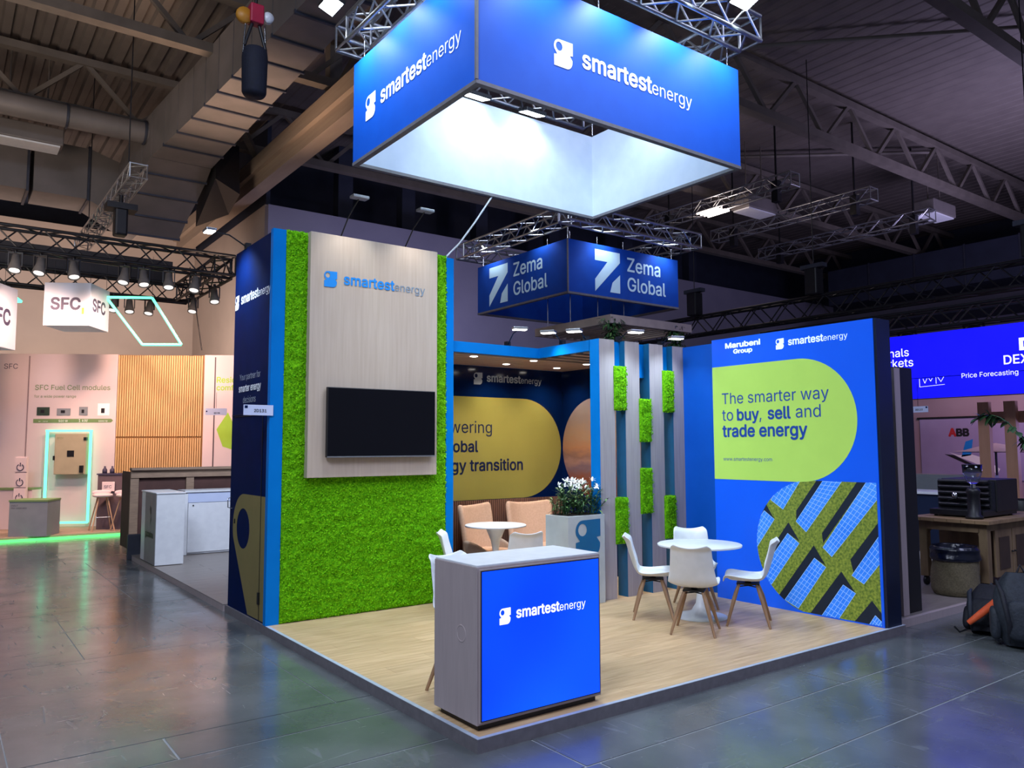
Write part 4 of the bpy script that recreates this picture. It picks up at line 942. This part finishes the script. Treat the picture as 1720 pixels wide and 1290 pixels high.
for (cx, cy, l) in ((6.05, 5.0, 'trailing green plant hanging at near corner of the pergola'), (7.55, 5.0, 'trailing green plant hanging at right end of the pergola')):
    T = thing('trailing_plant', l, 'plant', (cx, cy, 3.9)); mb = MB(); m2 = MB()
    for i in range(420):
        a = R_.uniform(0, 2*PI); z = -R_.random()**1.2*.55; r = R_.uniform(0, .26)*(1+z*.8); leaf(mb if i % 4 else m2, (cx+r*math.cos(a), cy+.1+r*math.sin(a)*.5, 3.95+z), (math.cos(a), math.sin(a), R_.uniform(-1, .4)), R_.uniform(.05, .1), R_.uniform(.012, .025), .4, 3)
    mb.build('foliage', leafm, T, kind='stuff'); m2.build('light_leaves', leafl, T, kind='stuff')

# ------------------------------------------------------------------ right neighbour stand
NP = thing('neighbour_platform', 'neighbouring grey oak floored platform at the right', 'platform', (9, 4, 0))
boxo('base', (5.12, 16, .17, 8.5, 0, .066), trimm, NP); boxo('edge_profile', (5.12, 16, .12, .17, 0, .08), greige, NP)
yy = .172; r = 0
while yy < 4.9:
    xs = [5.13]; q = 5.13+(r*.61) % 1.5+.3
    while q < 12: xs.append(q); q += 1.5
    xs.append(16)
    for i in range(len(xs)-1): boxo('plank', (xs[i]+.002, xs[i+1]-.002, yy+.001, yy+.239, .066, .078), stonef, NP)
    yy += .24; r += 1
boxo('plank', (5.13, 16, yy, 8.5, .066, .078), stonef, NP)
NC = thing('neighbour_wall', 'black partition end with pale wood edge next to slogan wall', 'partition', (5.8, .5, .08))
boxo('panel', (5.62, 5.96, .24, .44, .08, 2.72), mat('matt black', '#06070c', '#090a10', 5, rough=.6), NC); boxo('wood_edge', (5.50, 5.62, .20, .44, .08, 2.70), greige, NC)
DS = thing('led_sign', 'electric blue LED fascia sign over the right hand stand', 'sign', (11.1, 1, 2.7))
boxo('cabinet', (11.02, 11.3, -3.0, 3.35, 2.68, 3.79), blackm, DS); boxo('screen', (11.0, 11.02, -3.0, 3.35, 2.68, 3.805), dexblue, DS)
DP = Plane((11.0, 0, 0), (0, -1, 0), (-1, 0, 0))
text('signals', -2.905-.50, 3.44, DP, ledtext, DS, width=.62, bold=.004); text('markets', -2.815-.62, 3.255, DP, ledtext, DS, width=.72, bold=.004)
text('DEXTER', -1.27, 3.16, DP, ledtext, DS, width=.72, bold=.012)
flat('emblem', [[(-1.04, 3.36), (-.82, 3.36), (-.75, 3.42), (-.75, 3.50), (-.82, 3.56), (-1.04, 3.56)], [(-.98, 3.41), (-.98, 3.51), (-.85, 3.51), (-.81, 3.48), (-.81, 3.44), (-.85, 3.41)]], DP, ledtext, DS, d=.004)
boxo('seam', (10.992, 11.0, -3, 3.35, 3.03, 3.04), navy, DS)
text('Price Forecasting', -1.92, 2.985, DP, ledtext, DS, width=.85, bold=.0, d=.01)
mb = MB()
for a, b in (((-2.62, 3.02), (-2.62, 2.88)), ((-2.62, 2.88), (-2.2, 2.90)), ((-2.56, 3.02), (-2.53, 2.94)), ((-2.53, 2.94), (-2.49, 3.02)), ((-2.46, 3.02), (-2.43, 2.97)), ((-2.43, 2.97), (-2.40, 3.02)), ((-2.34, 3.03), (-2.34, 2.92)), ((-2.31, 3.03), (-2.26, 2.95)), ((-2.26, 2.95), (-2.21, 3.03))):
    mb.bar(DP.p(*a, .004), DP.p(*b, .004), .006, .006, (1, 0, 0))
mb.build('chart_icon', ledtext, DS)
# rear wall with poster, seen under the sign
NW = thing('neighbour_back_wall', 'pinkish back wall of the right hand stand with machine poster', 'partition', (15, 3, .08))
boxo('panel', (15.0, 15.1, -4, 6.5, .08, 3.9), mat('rose plaster', '#9b8792', '#a48f9a', 1, rough=.7), NW); boxo('poster', (14.97, 15.0, 2.2, 4.6, 1.15, 2.45), mat('lilac poster', '#9a90b8', '#a89ec4', 1.2, rough=.5), NW)
NPn = Plane((14.97, 0, 0), (0, -1, 0), (-1, 0, 0))
text('A', -3.98, 2.07, NPn, redp, NW, width=.14, bold=.05); text('BB', -3.82, 2.07, NPn, blackp, NW, width=.24, bold=.05); boxo('poster_frame', (14.95, 14.97, 2.15, 4.65, 2.45, 2.49), blackm, NW)
flat('machine_picture', [(-4.0, 1.72), (-3.75, 1.60), (-3.5, 1.50), (-3.05, 1.28), (-3.0, 1.38), (-3.3, 1.60), (-3.55, 1.68), (-3.8, 1.66)], NPn, prw, NW); flat('machine_picture', [(-3.75, 1.62), (-3.55, 1.66), (-3.5, 2.0), (-3.65, 1.95)], NPn, cyanlogo, NW)
flat('machine_picture', [(-4.1, 1.68), (-3.9, 1.66), (-3.5, 1.46), (-3.55, 1.42)], NPn, blackp, NW)
numsign((10.985, 2.66, 2.44), -PI/2, '2D133', 'white stand number sign hanging below the electric blue screen', .34, True)
CB = thing('bar_counter', 'navy bar counter with white top behind the coffee cart', 'counter', (10.2, 2.6, .08))
boxo('body', (9.9, 10.5, 1.3, 5.2, .12, 1.10), cartond, CB); boxo('countertop', (9.85, 10.55, 1.25, 5.25, 1.10, 1.14), white, CB, .004); boxo('plinth', (9.88, 10.5, 1.3, 5.2, .08, .2), white, CB)
boxo('end_post', (9.86, 9.9, 1.3, 1.42, .12, 1.1), white, CB); boxo('socket', (9.85, 9.86, 1.6, 1.7, .75, .98), white, CB); boxo('socket_slot', (9.845, 9.85, 1.63, 1.67, .8, .93), blackm, CB)
BB = thing('back_shelf', 'dark grey back counter box with black logo plate under poster', 'shelf', (12.5, 3.6, .08))
boxo('box', (12.4, 12.9, 2.2, 4.9, .08, 1.32), greyc, BB); boxo('plate', (12.38, 12.4, 2.75, 2.95, 1.10, 1.25), blackm, BB)
SPt = thing('slat_divider', 'row of upright pine posts at the right edge behind coffee machine', 'partition', (12, 1, .08))
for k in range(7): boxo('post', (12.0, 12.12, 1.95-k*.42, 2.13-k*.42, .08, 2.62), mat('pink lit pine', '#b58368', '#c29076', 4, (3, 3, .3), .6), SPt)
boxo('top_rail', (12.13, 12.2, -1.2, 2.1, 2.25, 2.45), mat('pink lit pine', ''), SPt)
light('POINT', (13.2, .6, 1.8), (12.1, .8, 1.7), 60, (.4, .36, 1), .3)
UM = MB(); UM.lathe([(0, .16), (.2, .12), (.5, .03), (.72, 0)], (13.2, 2.35, 1.75), 10); UM.lathe([(.72, 0), (.5, .0), (0, .08)], (13.2, 2.35, 1.74), 10)
U = thing('parasol', 'small flat pale parasol standing behind the coffee grinder', 'parasol', (13.2, 2.35, .08)); UM.build('canopy', mat('grey canvas', '#8b8598', '#9590a2', 6), U); tubeobj('pole', [(13.2, 2.35, .08), (13.2, 2.35, 1.86)], .02, blackm, U)

# coffee cart: near-left corner about (7.55,.15)
CT = thing('coffee_cart', 'rustic wooden trolley table on castors with cupboard doors', 'cart', (8.2, .75, .08))
X0, X1, Y0, Y1 = 7.45, 9.4, .14, 1.12
for k in range(6):
    y0 = Y0+k*(Y1-Y0)/6; boxo('top_board', (X0, X1, y0+.002, y0+(Y1-Y0)/6-.002, .91, .955), rustict, CT, .003)
for x, y in ((7.60, .26), (7.60, .98), (9.25, .26), (9.25, .98)): boxo('leg', (x-.05, x+.05, y-.05, y+.05, .20, .91), rusticw, CT, .004)
for x, y in ((7.60, .26), (7.60, .98)):
    MB().bar((x, y+(.12 if y < .5 else -.12), .88), (x, y, .72), .04, .05, (1, 0, 0)).build('corner_brace', rusticw, CT)
boxo('apron', (7.55, 7.58, .3, .94, .80, .91), rusticw, CT); boxo('apron', (7.65, 9.2, .22, .25, .82, .91), rusticw, CT); boxo('shelf', (8.0, 9.3, .25, 1.0, .22, .25), rusticw, CT)
boxo('cupboard_back', (8.02, 8.05, .25, 1.0, .25, .9), rusticw, CT)
for k in range(3):
    x0 = 7.78+k*.49; D_ = boxo('door', (x0, x0+.47, .215, .24, .25, .82), rusticw, CT, .003)
    boxo('door_panel', (x0+.09, x0+.38, .207, .215, .34, .73), mat('dark door inset', '#3a2c22', '#46362a', 6), D_); MB().sell((x0+(.44 if k % 2 == 0 else .03), .2, .54), (.012, .015, .012), 1).build('knob', blackm, D_)
for x, y in ((7.60, .26), (7.60, .98), (9.25, .26), (9.25, .98)):
    W_ = MB().lathe([(0, -.02), (.055, -.02), (.062, 0), (.055, .02), (0, .02)], (x, y, .142), 16, Matrix.Rotation(PI/2, 4, 'X')).build('castor', blackm, CT)
CM = thing('coffee_machine', 'black ribbed espresso machine standing on the wooden trolley', 'coffee machine', (8.1, .6, .955))
boxo('body', (8.1, 8.72, .30, .98, 1.02, 1.43), blackm, CM, .01)
boxo('base', (7.75, 8.72, .32, .98, .975, 1.05), blackm, CM, .008); boxo('back_panel', (8.0, 8.1, .32, .98, 1.05, 1.40), packk, CM)
for k in range(5): MB().tube([(7.98, .34, 1.10+k*.075), (7.98, .96, 1.10+k*.075)], .026, 10).build('rib', blackm, CM)
for y in (.5, .72): MB().lathe([(0, 0), (.035, 0), (.035, .08), (0, .08)], (7.9, y, 1.18), 14).build('group_head', chrome, CM); tubeobj('portafilter', [(7.9, y, 1.18), (7.72, y, 1.17)], .012, blackm, CM)
for x, y in ((7.8, .38), (7.8, .92), (8.66, .38), (8.66, .92)): MB().lathe([(0, 0), (.025, 0), (.02, .022), (0, .022)], (x, y, .955), 10).build('foot', blackm, CM)
CG = thing('coffee_grinder', 'black coffee grinder with clear funnel hopper on the trolley', 'grinder', (7.68, .5, .955))
MB().lathe([(0, 0), (.1, 0), (.1, .03), (.075, .05), (.07, .3), (.085, .34), (.06, .38), (0, .38)], (7.68, .40, .957), 20).build('body', blackm, CG)
MB().lathe([(.03, .38), (.03, .42)], (7.68, .40, .957), 16).build('neck', chrome, CG)
MB().lathe([(.032, .42), (.07, .46), (.105, .56), (.112, .66)], (7.68, .40, .957), 24).build('hopper', glassm, CG, solid=.004); MB().lathe([(.115, .66), (.115, .67), (0, .675)], (7.68, .40, .957), 24).build('lid', glassm, CG)
SK = thing('sack_bin', 'burlap sack waste bin lined with a black bag under the trolley', 'bin', (7.2, .45, .08))
sx, sy = 7.24, .46
def wob(r, z, k, a=.02): return r*(1+a*math.sin(3*k+z*9)+a*.7*math.sin(7*k+z*21))
def ring_surface(prof, cx, cy, n=36, a=.02):
    mb = MB()
    def fn(u, v):
        t = v*(len(prof)-1); i = min(int(t), len(prof)-2); f = t-i; r = prof[i][0]*(1-f)+prof[i+1][0]*f; z = prof[i][1]*(1-f)+prof[i+1][1]*f
        th = u*2*PI; return (cx+wob(r, z, th, a)*math.cos(th), cy+wob(r, z, th, a)*math.sin(th), z)
    return mb.grid(fn, n, 24)
ring_surface([(.02, .079), (.235, .082), (.265, .14), (.26, .3), (.25, .45), (.245, .52)], sx, sy, a=.025).build('sack', burlap, SK)
ring_surface([(.262, .49), (.275, .51), (.262, .58), (.27, .62), (.245, .66), (.23, .60), (.2, .3)], sx, sy, a=.035).build('liner', bagpl, SK)
# backpacks
def pack(loc, rz, sc, tilt, label, m, trim):
    T = thing('backpack', label, 'backpack', loc, rz)
    R = Matrix.Rotation(tilt, 4, 'Y'); s = sc
    def body(u, v):
        a = u*2*PI; z = v*.48*s; k = math.sin(PI*min(1, .12+v*.80))**.45; c, d = math.cos(a), math.sin(a)
        f = abs(c)**.7*math.copysign(1, c); g = abs(d)**.7*math.copysign(1, d)
        return R @ V(((.13+.02*math.sin(5*v+a*2))*s*k*f, (.17+.012*math.sin(9*v+3*a))*s*k*g, z))
    MB().grid(body, 28, 18).build('body', m, T, local=True)
    MB().sell((.12*s, 0, .17*s), (.06*s, .12*s, .13*s), .5, None).xf(R).build('front_pocket', m, T, local=True)
    for q in (-1, 1): MB().tube([R @ V((.03, q*.15*s, .42*s)), R @ V((.16*s, q*.13*s, .34*s)), R @ V((.19*s, q*.10*s, .15*s)), R @ V((.12*s, q*.1*s, .03))], [.012, .022, .022, .01], 8).build('strap', trim, T, local=True)
    MB().tube([R @ V((-.05, -.04, .46*s)), R @ V((-.05, 0, .53*s)), R @ V((-.05, .05, .46*s))], .012, 8).build('grab_handle', trim, T, local=True)
    for q in (-1, 1): MB().sell((-.01, q*.165*s, .14*s), (.08*s, .035*s, .11*s), .6).xf(R).build('side_pocket', m, T, local=True)
    return T
p1 = pack((5.43, -.96, .012), 3.6, 1.38, -.12, 'large charcoal backpack on the hall floor at the right edge', packg, packk)
p2 = pack((5.66, -.52, .012), 3.3, 1.02, -.5, 'black backpack with orange strap leaning beside the charcoal one', packk, packg)
RT, CM_, PB = V((.805, -.593, 0)), V((-.59, -.80, 0)), V((5.66, -.52, -.02))
MB().tube([PB+RT*-.24+CM_*.14+V((0, 0, .17)), PB+RT*-.15+CM_*.20+V((0, 0, .27)), PB+RT*-.03+CM_*.20+V((0, 0, .36)), PB+RT*.06+CM_*.14+V((0, 0, .41))], [.025, .034, .034, .02], 8).build('orange_strap', orange, p2)
MB().tube([PB+RT*.02+CM_*.2+V((0, 0, .34)), PB+RT*.0+CM_*.24+V((0, 0, .22)), PB+RT*.05+CM_*.24+V((0, 0, .1))], .009, 6).build('orange_strap', orange, p2)
MB().tube([PB+RT*-.24+CM_*.1+V((0, 0, .1)), PB+RT*-.32+CM_*.12+V((0, 0, .08)), PB+RT*-.36+CM_*.1+V((0, 0, .13))], .009, 6).build('loose_strap', blackm, p2)
# branch of a plant
BR = thing('leafy_branch', 'arching dark leafy branch entering from the right edge', 'plant', (8.6, .1, 1.6)); mb = MB(); m2 = MB()
def pt(t): return V((8.75-.2*t, -.02+.72*t, 1.55+.72*math.sin(t*2.0)))
m2.tube([pt(t/8) for t in range(9)], .008, 6)
for i in range(70):
    t = R_.uniform(.0, 1)**1.3; leaf(mb, pt(t), (R_.uniform(-1, 1), R_.uniform(-.4, 1), R_.uniform(-.8, .6)), R_.uniform(.08, .16), R_.uniform(.025, .05), .4)
m2.build('stem', leafm, BR)
mb.build('foliage', leafm, BR, kind='stuff')
PT = thing('plant_pot', 'tall dark pot behind the trolley holding the leafy branch', 'pot', (8.85, -.05, 0))
MB().lathe([(0, 0), (.14, 0), (.19, 1.0), (.18, 1.02), (.16, .95), (0, .95)], (9.75, .65, .08), 24).build('pot', blackm, PT)
MB().tube([(9.75, .65, 1.0), (9.4, .4, 1.3), (8.75, -.02, 1.55)], .012, 6).build('stalk', leafm, PT)

# ------------------------------------------------------------------ back-left neighbour stand (white counter, crate)
LPf = thing('neighbour_platform', 'grey floored platform of the stand behind the tower', 'platform', (3, 8, 0))
boxo('base', (-.02, 5.1, 5.2, 10.35, 0, .07), greige, LPf)
y = 5.2
while y < 10.3: 
    for x0, x1 in (((-.02, 1.3), (1.302, 3.2), (3.202, 5.1)) if int(y*10) % 4 < 2 else ((-.02, .6), (.602, 2.4), (2.402, 5.1))): boxo('plank', (x0, x1-.002, y, y+.238, .07, .081), stonef, LPf)
    y += .24
WC = thing('info_counter', 'white square counter with small black logo behind the tower', 'counter', (.2, 9.3, .08))
boxo('body', (.0, .41, 8.76, 9.8, .09, 1.165), white, WC, .004); boxo('countertop', (-.01, .42, 8.75, 9.81, 1.165, 1.185), white, WC, .003); boxo('rear_body', (.41, .70, 9.75, 9.8, .09, 1.1), white, WC)
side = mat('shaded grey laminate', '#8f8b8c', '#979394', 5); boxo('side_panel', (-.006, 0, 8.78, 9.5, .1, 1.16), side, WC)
WP = Plane((-.006, 0, 0), (0, -1, 0), (-1, 0, 0)); text('globalma', -9.42, .49, WP, blackp, WC, width=.52, bold=.03, ysc=1.0)
flat('emblem', [(-9.13, .66), (-9.10, .80), (-9.17, .92), (-9.13, .98), (-9.06, .93), (-9.06, .86), (-9.10, .84), (-9.05, .76), (-9.10, .70)], WP, blackp, WC)
WD = thing('storage_cabinet', 'long white cabinet with doors, right of the white logo counter', 'cabinet', (2.4, 10, .08))
boxo('body', (.70, 5.0, 9.82, 10.28, .09, 1.12), white, WD); boxo('worktop', (.66, 5.0, 9.78, 10.3, 1.12, 1.15), white, WD)
for k in range(4): dd = boxo('door', (.72+k*.72, 1.43+k*.72, 9.80, 9.82, .12, .94), white, WD, .003); tubeobj('lock', [(.80+k*.72, 9.80, .90), (.80+k*.72, 9.79, .90)], .012, blackm, dd, 8)
boxo('drawer_rail', (.70, 5.0, 9.80, 9.82, .95, 1.11), mat('pale blue cabinet', '#c3d0ee', '#cad6f2', 5), WD)
CRT = thing('shipping_crate', 'tall brown wooden shipping crate behind the white counter', 'crate', (2, 10.7, 0))
boxo('panel', (.02, 5.0, 10.55, 10.6, .16, 1.46), crated, CRT)
for z in (1.36, .14): boxo('rail', (-.05, 5.0, 10.48, 10.55, z, z+.13), crate, CRT)
for x in (-.05, .85, 1.7, 2.55, 3.4): boxo('post', (x, x+.13, 10.50, 10.548, .27, 1.36), crate, CRT)
boxo('side_panel', (-.04, .0, 10.6, 11.3, .16, 1.46), crated, CRT); boxo('top_rail', (-.05, 5, 10.42, 10.62, 1.49, 1.53), crate, CRT)
boxo('metal_foot', (-.08, .12, 10.40, 10.47, .0, .42), ductd, CRT, .01); boxo('skid', (-.05, 5, 10.5, 10.6, 0, .14), blackm, CRT)

# ------------------------------------------------------------------ far left stand, rotated toward the aisle
a = math.radians(-31.1); LU = V((math.cos(a), math.sin(a), 0)); LN = V((math.sin(a), -math.cos(a), 0)) # LN points to camera
O0 = V((2.678, 14.714, .1))  # right end of the wall base
def LPt(u, n, z): return O0+LU*u+LN*n+V((0, 0, z-.1))
def lbox(name, u0, u1, n0, n1, z0, z1, m, parent, **k):
    return MB().obox(LPt(u0, n1, z0), LU*(u1-u0), -LN*(n1-n0), V((0, 0, z1-z0))).build(name, m, parent, **k)
FP = thing('exhibit_platform', 'low pale platform with glowing green edge at far left', 'platform', (-4, 16, 0))
boxo('base', (-12, 4.3, 14.6, 22, 0, .09), mat('beige carpet', '#9a8676', '#a69180', 30, rough=.8), FP)
boxo('neon_edge', (-12, 2.5, 14.55, 14.6, .0, .05), neong, FP)
FW = thing('exhibit_wall', 'pinkish white far left exhibit wall with fuel cell lettering', 'partition', tuple(LPt(-3, 0, .09)))
lbox('panel', -12, -2.42, -.12, 0, .09, 4.05, boothw, FW); lbox('panel', -.46, 1.8, -.12, 0, .09, 4.05, boothw, FW); lbox('seam', -4.39, -4.365, 0, .01, .09, 4.0, mat('pink seam', '#8f7a80', '#978288', 4), FW)
lbox('seam', -.225, -.20, 0, .01, .09, 4.0, mat('dark seam', '#4a3c44', '#52444c', 4), FW)
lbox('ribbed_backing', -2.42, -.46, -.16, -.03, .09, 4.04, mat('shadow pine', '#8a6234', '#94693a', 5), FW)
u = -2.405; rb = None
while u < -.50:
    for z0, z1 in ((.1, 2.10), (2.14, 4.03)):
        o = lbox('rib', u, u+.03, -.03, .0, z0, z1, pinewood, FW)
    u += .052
FPn = Plane(O0-V((0, 0, .1)), LU, LN)
text('SFC Fuel Cell modules', -4.23, 3.215, FPn, sfcg, FW, width=1.66, bold=.004, d=.006); text('for a wide power range', -4.24, 3.035, FPn, sfcg, FW, width=.92, d=.006)
flat('range_bar', [(-4.24, 2.455), (-2.52, 2.465), (-2.48, 2.51), (-2.52, 2.55), (-4.24, 2.545)], FPn, sfcg, FW, d=.006)
for k, s in enumerate(('12 - 150 W', '500 W', '1 kW', '5000 W')): text(s, -4.12+k*.44, 2.475, FPn, prw, FW, width=.2, d=.009)
for k, (w, h, m1) in enumerate(((.28, .19, mat('dark green device', '#2c3c34', '#34463c', 5)), (.30, .16, greyc), (.19, .2, greyc), (.26, .28, prw))):
    u0 = (-4.17, -3.73, -3.24, -2.83)[k]; lbox('device_picture', u0, u0+w, .004, .01, 2.625, 2.625+h, m1, FW); lbox('device_detail', u0+w*.3, u0+w*.6, .01, .014, 2.68, 2.68+h*.4, blackp, FW)
text('SFC', -4.93, 3.70, FPn, sfcd, FW, width=.30, bold=.0, d=.006); text('Residential', -.17, 3.40, FPn, sfclime, FW, width=.9, bold=.02); text('comfort', -.17, 3.22, FPn, sfclime, FW, width=.6, bold=.02)
flat('leaf_mark', [(-.15, 2.3), (.0, 1.9), (.3, 1.8), (.3, 2.3), (.1, 2.7)], FPn, sfclime, FW)
def shift(u): return u
# neon door frame with fuel cell cabinet
NF = thing('neon_light', 'mint green neon door frame around the cream fuel cell', 'frame', tuple(LPt(-3.6, .1, .09)))
def ptx(u, z, n=.12): return LPt(u, n, z)
uL, uR, zb, zt = -3.86, -2.91, .19, 2.27
for p, q in (((uL, zb), (uL, zt)), ((uR, zb), (uR, zt)), ((uL-.03, zt), (uR+.03, zt)), ((uL, zb), (uR, zb))):
    MB().bar(ptx(*p), ptx(*q), .045, .05, tuple(LN)).build('neon_tube', neon, NF)
FC = thing('fuel_cell_cabinet', 'cream fuel cell cabinet with black display inside neon frame', 'cabinet', tuple(LPt(-3.4, .1, 1.1)))
lbox('body', -3.63, -2.95, .03, .26, 1.28, 2.2, creamc, FC, bevel=.01); lbox('display', -3.35, -3.2, .26, .27, 1.68, 1.82, blackm, FC); lbox('hinge', -3.65, -3.61, .2, .28, 1.6, 1.7, blackm, FC)
lbox('connector', -3.06, -2.98, .26, .3, 1.32, 1.48, blackm, FC); lbox('connector', -3.0, -2.94, .2, .28, 2.05, 2.12, blackm, FC)
text('EFOY', -3.58, 2.08, Plane(O0-V((0, 0, .1))+LN*.26, LU, LN), sfcg, FC, width=.14)
# signs with power symbols
TS = thing('info_tower', 'slim white sign tower with three power symbols at far left', 'sign', tuple(LPt(-4.7, .8, .09)))
for k in range(3):
    lbox('panel', -4.14, -3.90, .86, .90, .70+k*.33, 1.01+k*.33, boothw, TS)
    c = LPt(-4.02, .905, .80+k*.33); mb = MB(); R2 = [c+LU*(.07*math.cos(t))+V((0, 0, .07*math.sin(t))) for t in [math.radians(120+i*25) for i in range(13)]]
    mb.tube(R2, .01, 5); mb.tube([c+V((0, 0, .03)), c+V((0, 0, .1))], .01, 5); mb.build('power_symbol', sfcd, TS)
lbox('post', -4.14, -3.90, .8, .86, .09, 1.69, boothw, TS)
GC = thing('display_counter', 'blue grey display counter with green top edge at far left', 'counter', (-1.0, 14.9, .09))
MB().obox((-1.484, 14.794, .09), LU*.74, V((.296, .60, 0)), V((0, 0, .70))).build('body', greyc, GC, bevel=.005)
MB().obox(V((-1.484, 14.794, .79))-LU*.01+LN*.01, LU*.76, V((.30, .61, 0)), V((0, 0, .035))).build('top', sfcg, GC)
GPl = Plane((-1.484, 14.794, 0), LU, LN); text('EMILY', .04, .70, GPl, sfcd, GC, width=.13); text('PRO 12000 MAX', .04, .65, GPl, sfcd, GC, width=.3)
SH = thing('low_shelf', 'low white shelf box behind the blue grey display counter', 'shelf', tuple(LPt(-4.3, .3, .09)))
lbox('box', -6.3, -3.95, .1, .5, .09, .95, boothw, SH); lbox('top', -6.3, -3.95, .08, .52, .95, .99, sfcg, SH)
# bar with stools
BC = thing('dark_bar', 'mauve grey bar counter behind the far left stools', 'counter', tuple(LPt(-2, .5, .09)))
lbox('body', -2.46, -.6, .35, .75, .09, 1.28, mat('mauve grey laminate', '#5c4c54', '#64545c', 4), BC); lbox('top', -2.48, -.58, .33, .77, 1.28, 1.31, sfcd, BC)
T = thing('sign_card', 'small white card lettered SFC standing on the far stool area', 'sign', tuple(LPt(-2.5, .85, .8)))
lbox('card', -2.35, -2.08, .78, .80, .92, 1.13, boothw, T, bevel=.01); text('SFC', -2.30, .99, Plane(O0-V((0, 0, .1))+LN*.80, LU, LN), sfcd, T, width=.16, d=.004)
st = None
for k, (u, lab) in enumerate(((-2.22, 'pale bar stool with wooden legs before the mauve bar'), (-1.72, 'pale bar stool half hidden by the brown crate'))):
    loc = LPt(u, 1.05, .09)
    if st is None:
        st = thing('bar_stool', lab, 'stool', tuple(loc), 0, 'pale bar stools at the far left stand')
        MB().sell((0, 0, .76), (.2, .18, .045), .7).build('seat', boothw, st, local=True); MB().sell((0, .15, .82), (.19, .03, .05), .7).build('backrest', boothw, st, local=True)
        for sx_ in (-1, 1):
            for sy_ in (-1, 1): MB().tube([(sx_*.08, sy_*.08, .74), (sx_*.22, sy_*.22, 0)], .014, 8).build('leg', mat('light ash', '#b08c70', '#bd997c', 6), st, local=True)
        MB().tube([(.15, -.15, .3), (-.15, -.15, .3)], .008, 6).build('footrest', chrome, st, local=True)
        bpy.context.view_layer.update()
    else: copy_tree(st, tuple(loc), .3, label=lab)
for k, l in enumerate(('small dark bottle on the mauve bar, left of two', 'small dark bottle on the mauve bar, right of two')):
    MB().lathe([(0, 0), (.05, 0), (.05, .08), (.02, .12), (.02, .16), (0, .16)], tuple(LPt(-2.4+k*.16, .55, 1.31)), 10).build('bottle', sfcd, label=l, cat='bottle', group='bottles on the mauve bar')
# cube lanterns
def cube(u, n, z, s, h, label, txt=True):
    T = thing('cube_lantern', label, 'lantern', tuple(LPt(u, n, z)))
    lbox('body', u, u+s, n-s, n, z, z+h, cubew, T, bevel=.008)
    for aa in (u+.1, u+s-.1): MB().tube([LPt(aa, n-.2, z+h), LPt(aa, n-.2, z+h+.5)], .006, 4).build('wire', blackm, T)
    pa = Plane(O0-V((0, 0, .1))+LN*n, LU, LN); text('SFC', u+.16*s, z+.38*h, pa, sfcd, T, width=.62*s, bold=.03, ysc=1.05); flat('lime_mark', [(u+.82*s, z+.27*h), (u+.87*s, z+.27*h), (u+.87*s, z+.42*h), (u+.82*s, z+.42*h)], pa, sfclime, T)
    text('ENERGY', u+.16*s, z+.28*h, pa, prdim, T, width=.55*s, bold=-.01)
    pb = Plane(O0-V((0, 0, .1))+LU*(u+s), -LN, LU); text('SFC', -n+.12*s, z+.38*h, pb, sfcd, T, width=.65*s, bold=.03, ysc=1.05)
cube(-2.965, 2.4, 4.355, .91, .885, 'white cube lantern lettered SFC hanging at far left'); cube(-4.62, 3.4, 3.85, 1.1, 1.25, 'larger white cube lantern cut by the left photo edge')
# neon parallelogram
def neonframe(pts, label):
    T = thing('neon_light', label, 'lamp', tuple(pts[0]))
    for i in range(4): MB().tube([pts[i], pts[(i+1) % 4]], .028, 6).build('neon_tube', neon, T)
    for i in (0, 1): MB().tube([pts[i], pts[i]+V((0, 0, .9))], .005, 4).build('wire', blackm, T)
C0 = V((-2.763, -4.109, 1.86))
neonframe([LPt(-2.08, 1.6, 5.10), LPt(-1.13, 1.6, 5.10), LPt(-.49, 1.6, 4.085), LPt(-1.30, 1.6, 4.08)], 'hanging mint green neon parallelogram at far left')
neonframe([LPt(-4.9, 1.6, 5.4), LPt(-4.15, 1.6, 5.24), LPt(-3.8, 1.6, 4.98), LPt(-4.6, 1.6, 4.97)], 'mint neon piece peeping out beside the left cube lantern')
numsign(tuple(LPt(.19, 1.3, 2.58)), a, '2E138', 'grey stand number sign left of the tower, farther away', .45, h=.15)
tubeobj('cable', [(2.0, 15.4, 6.2), (2.3, 15.3, 4.2)], .012, blackm, label='thin black cable slanting down over the ribbed pine wall', cat='cable')
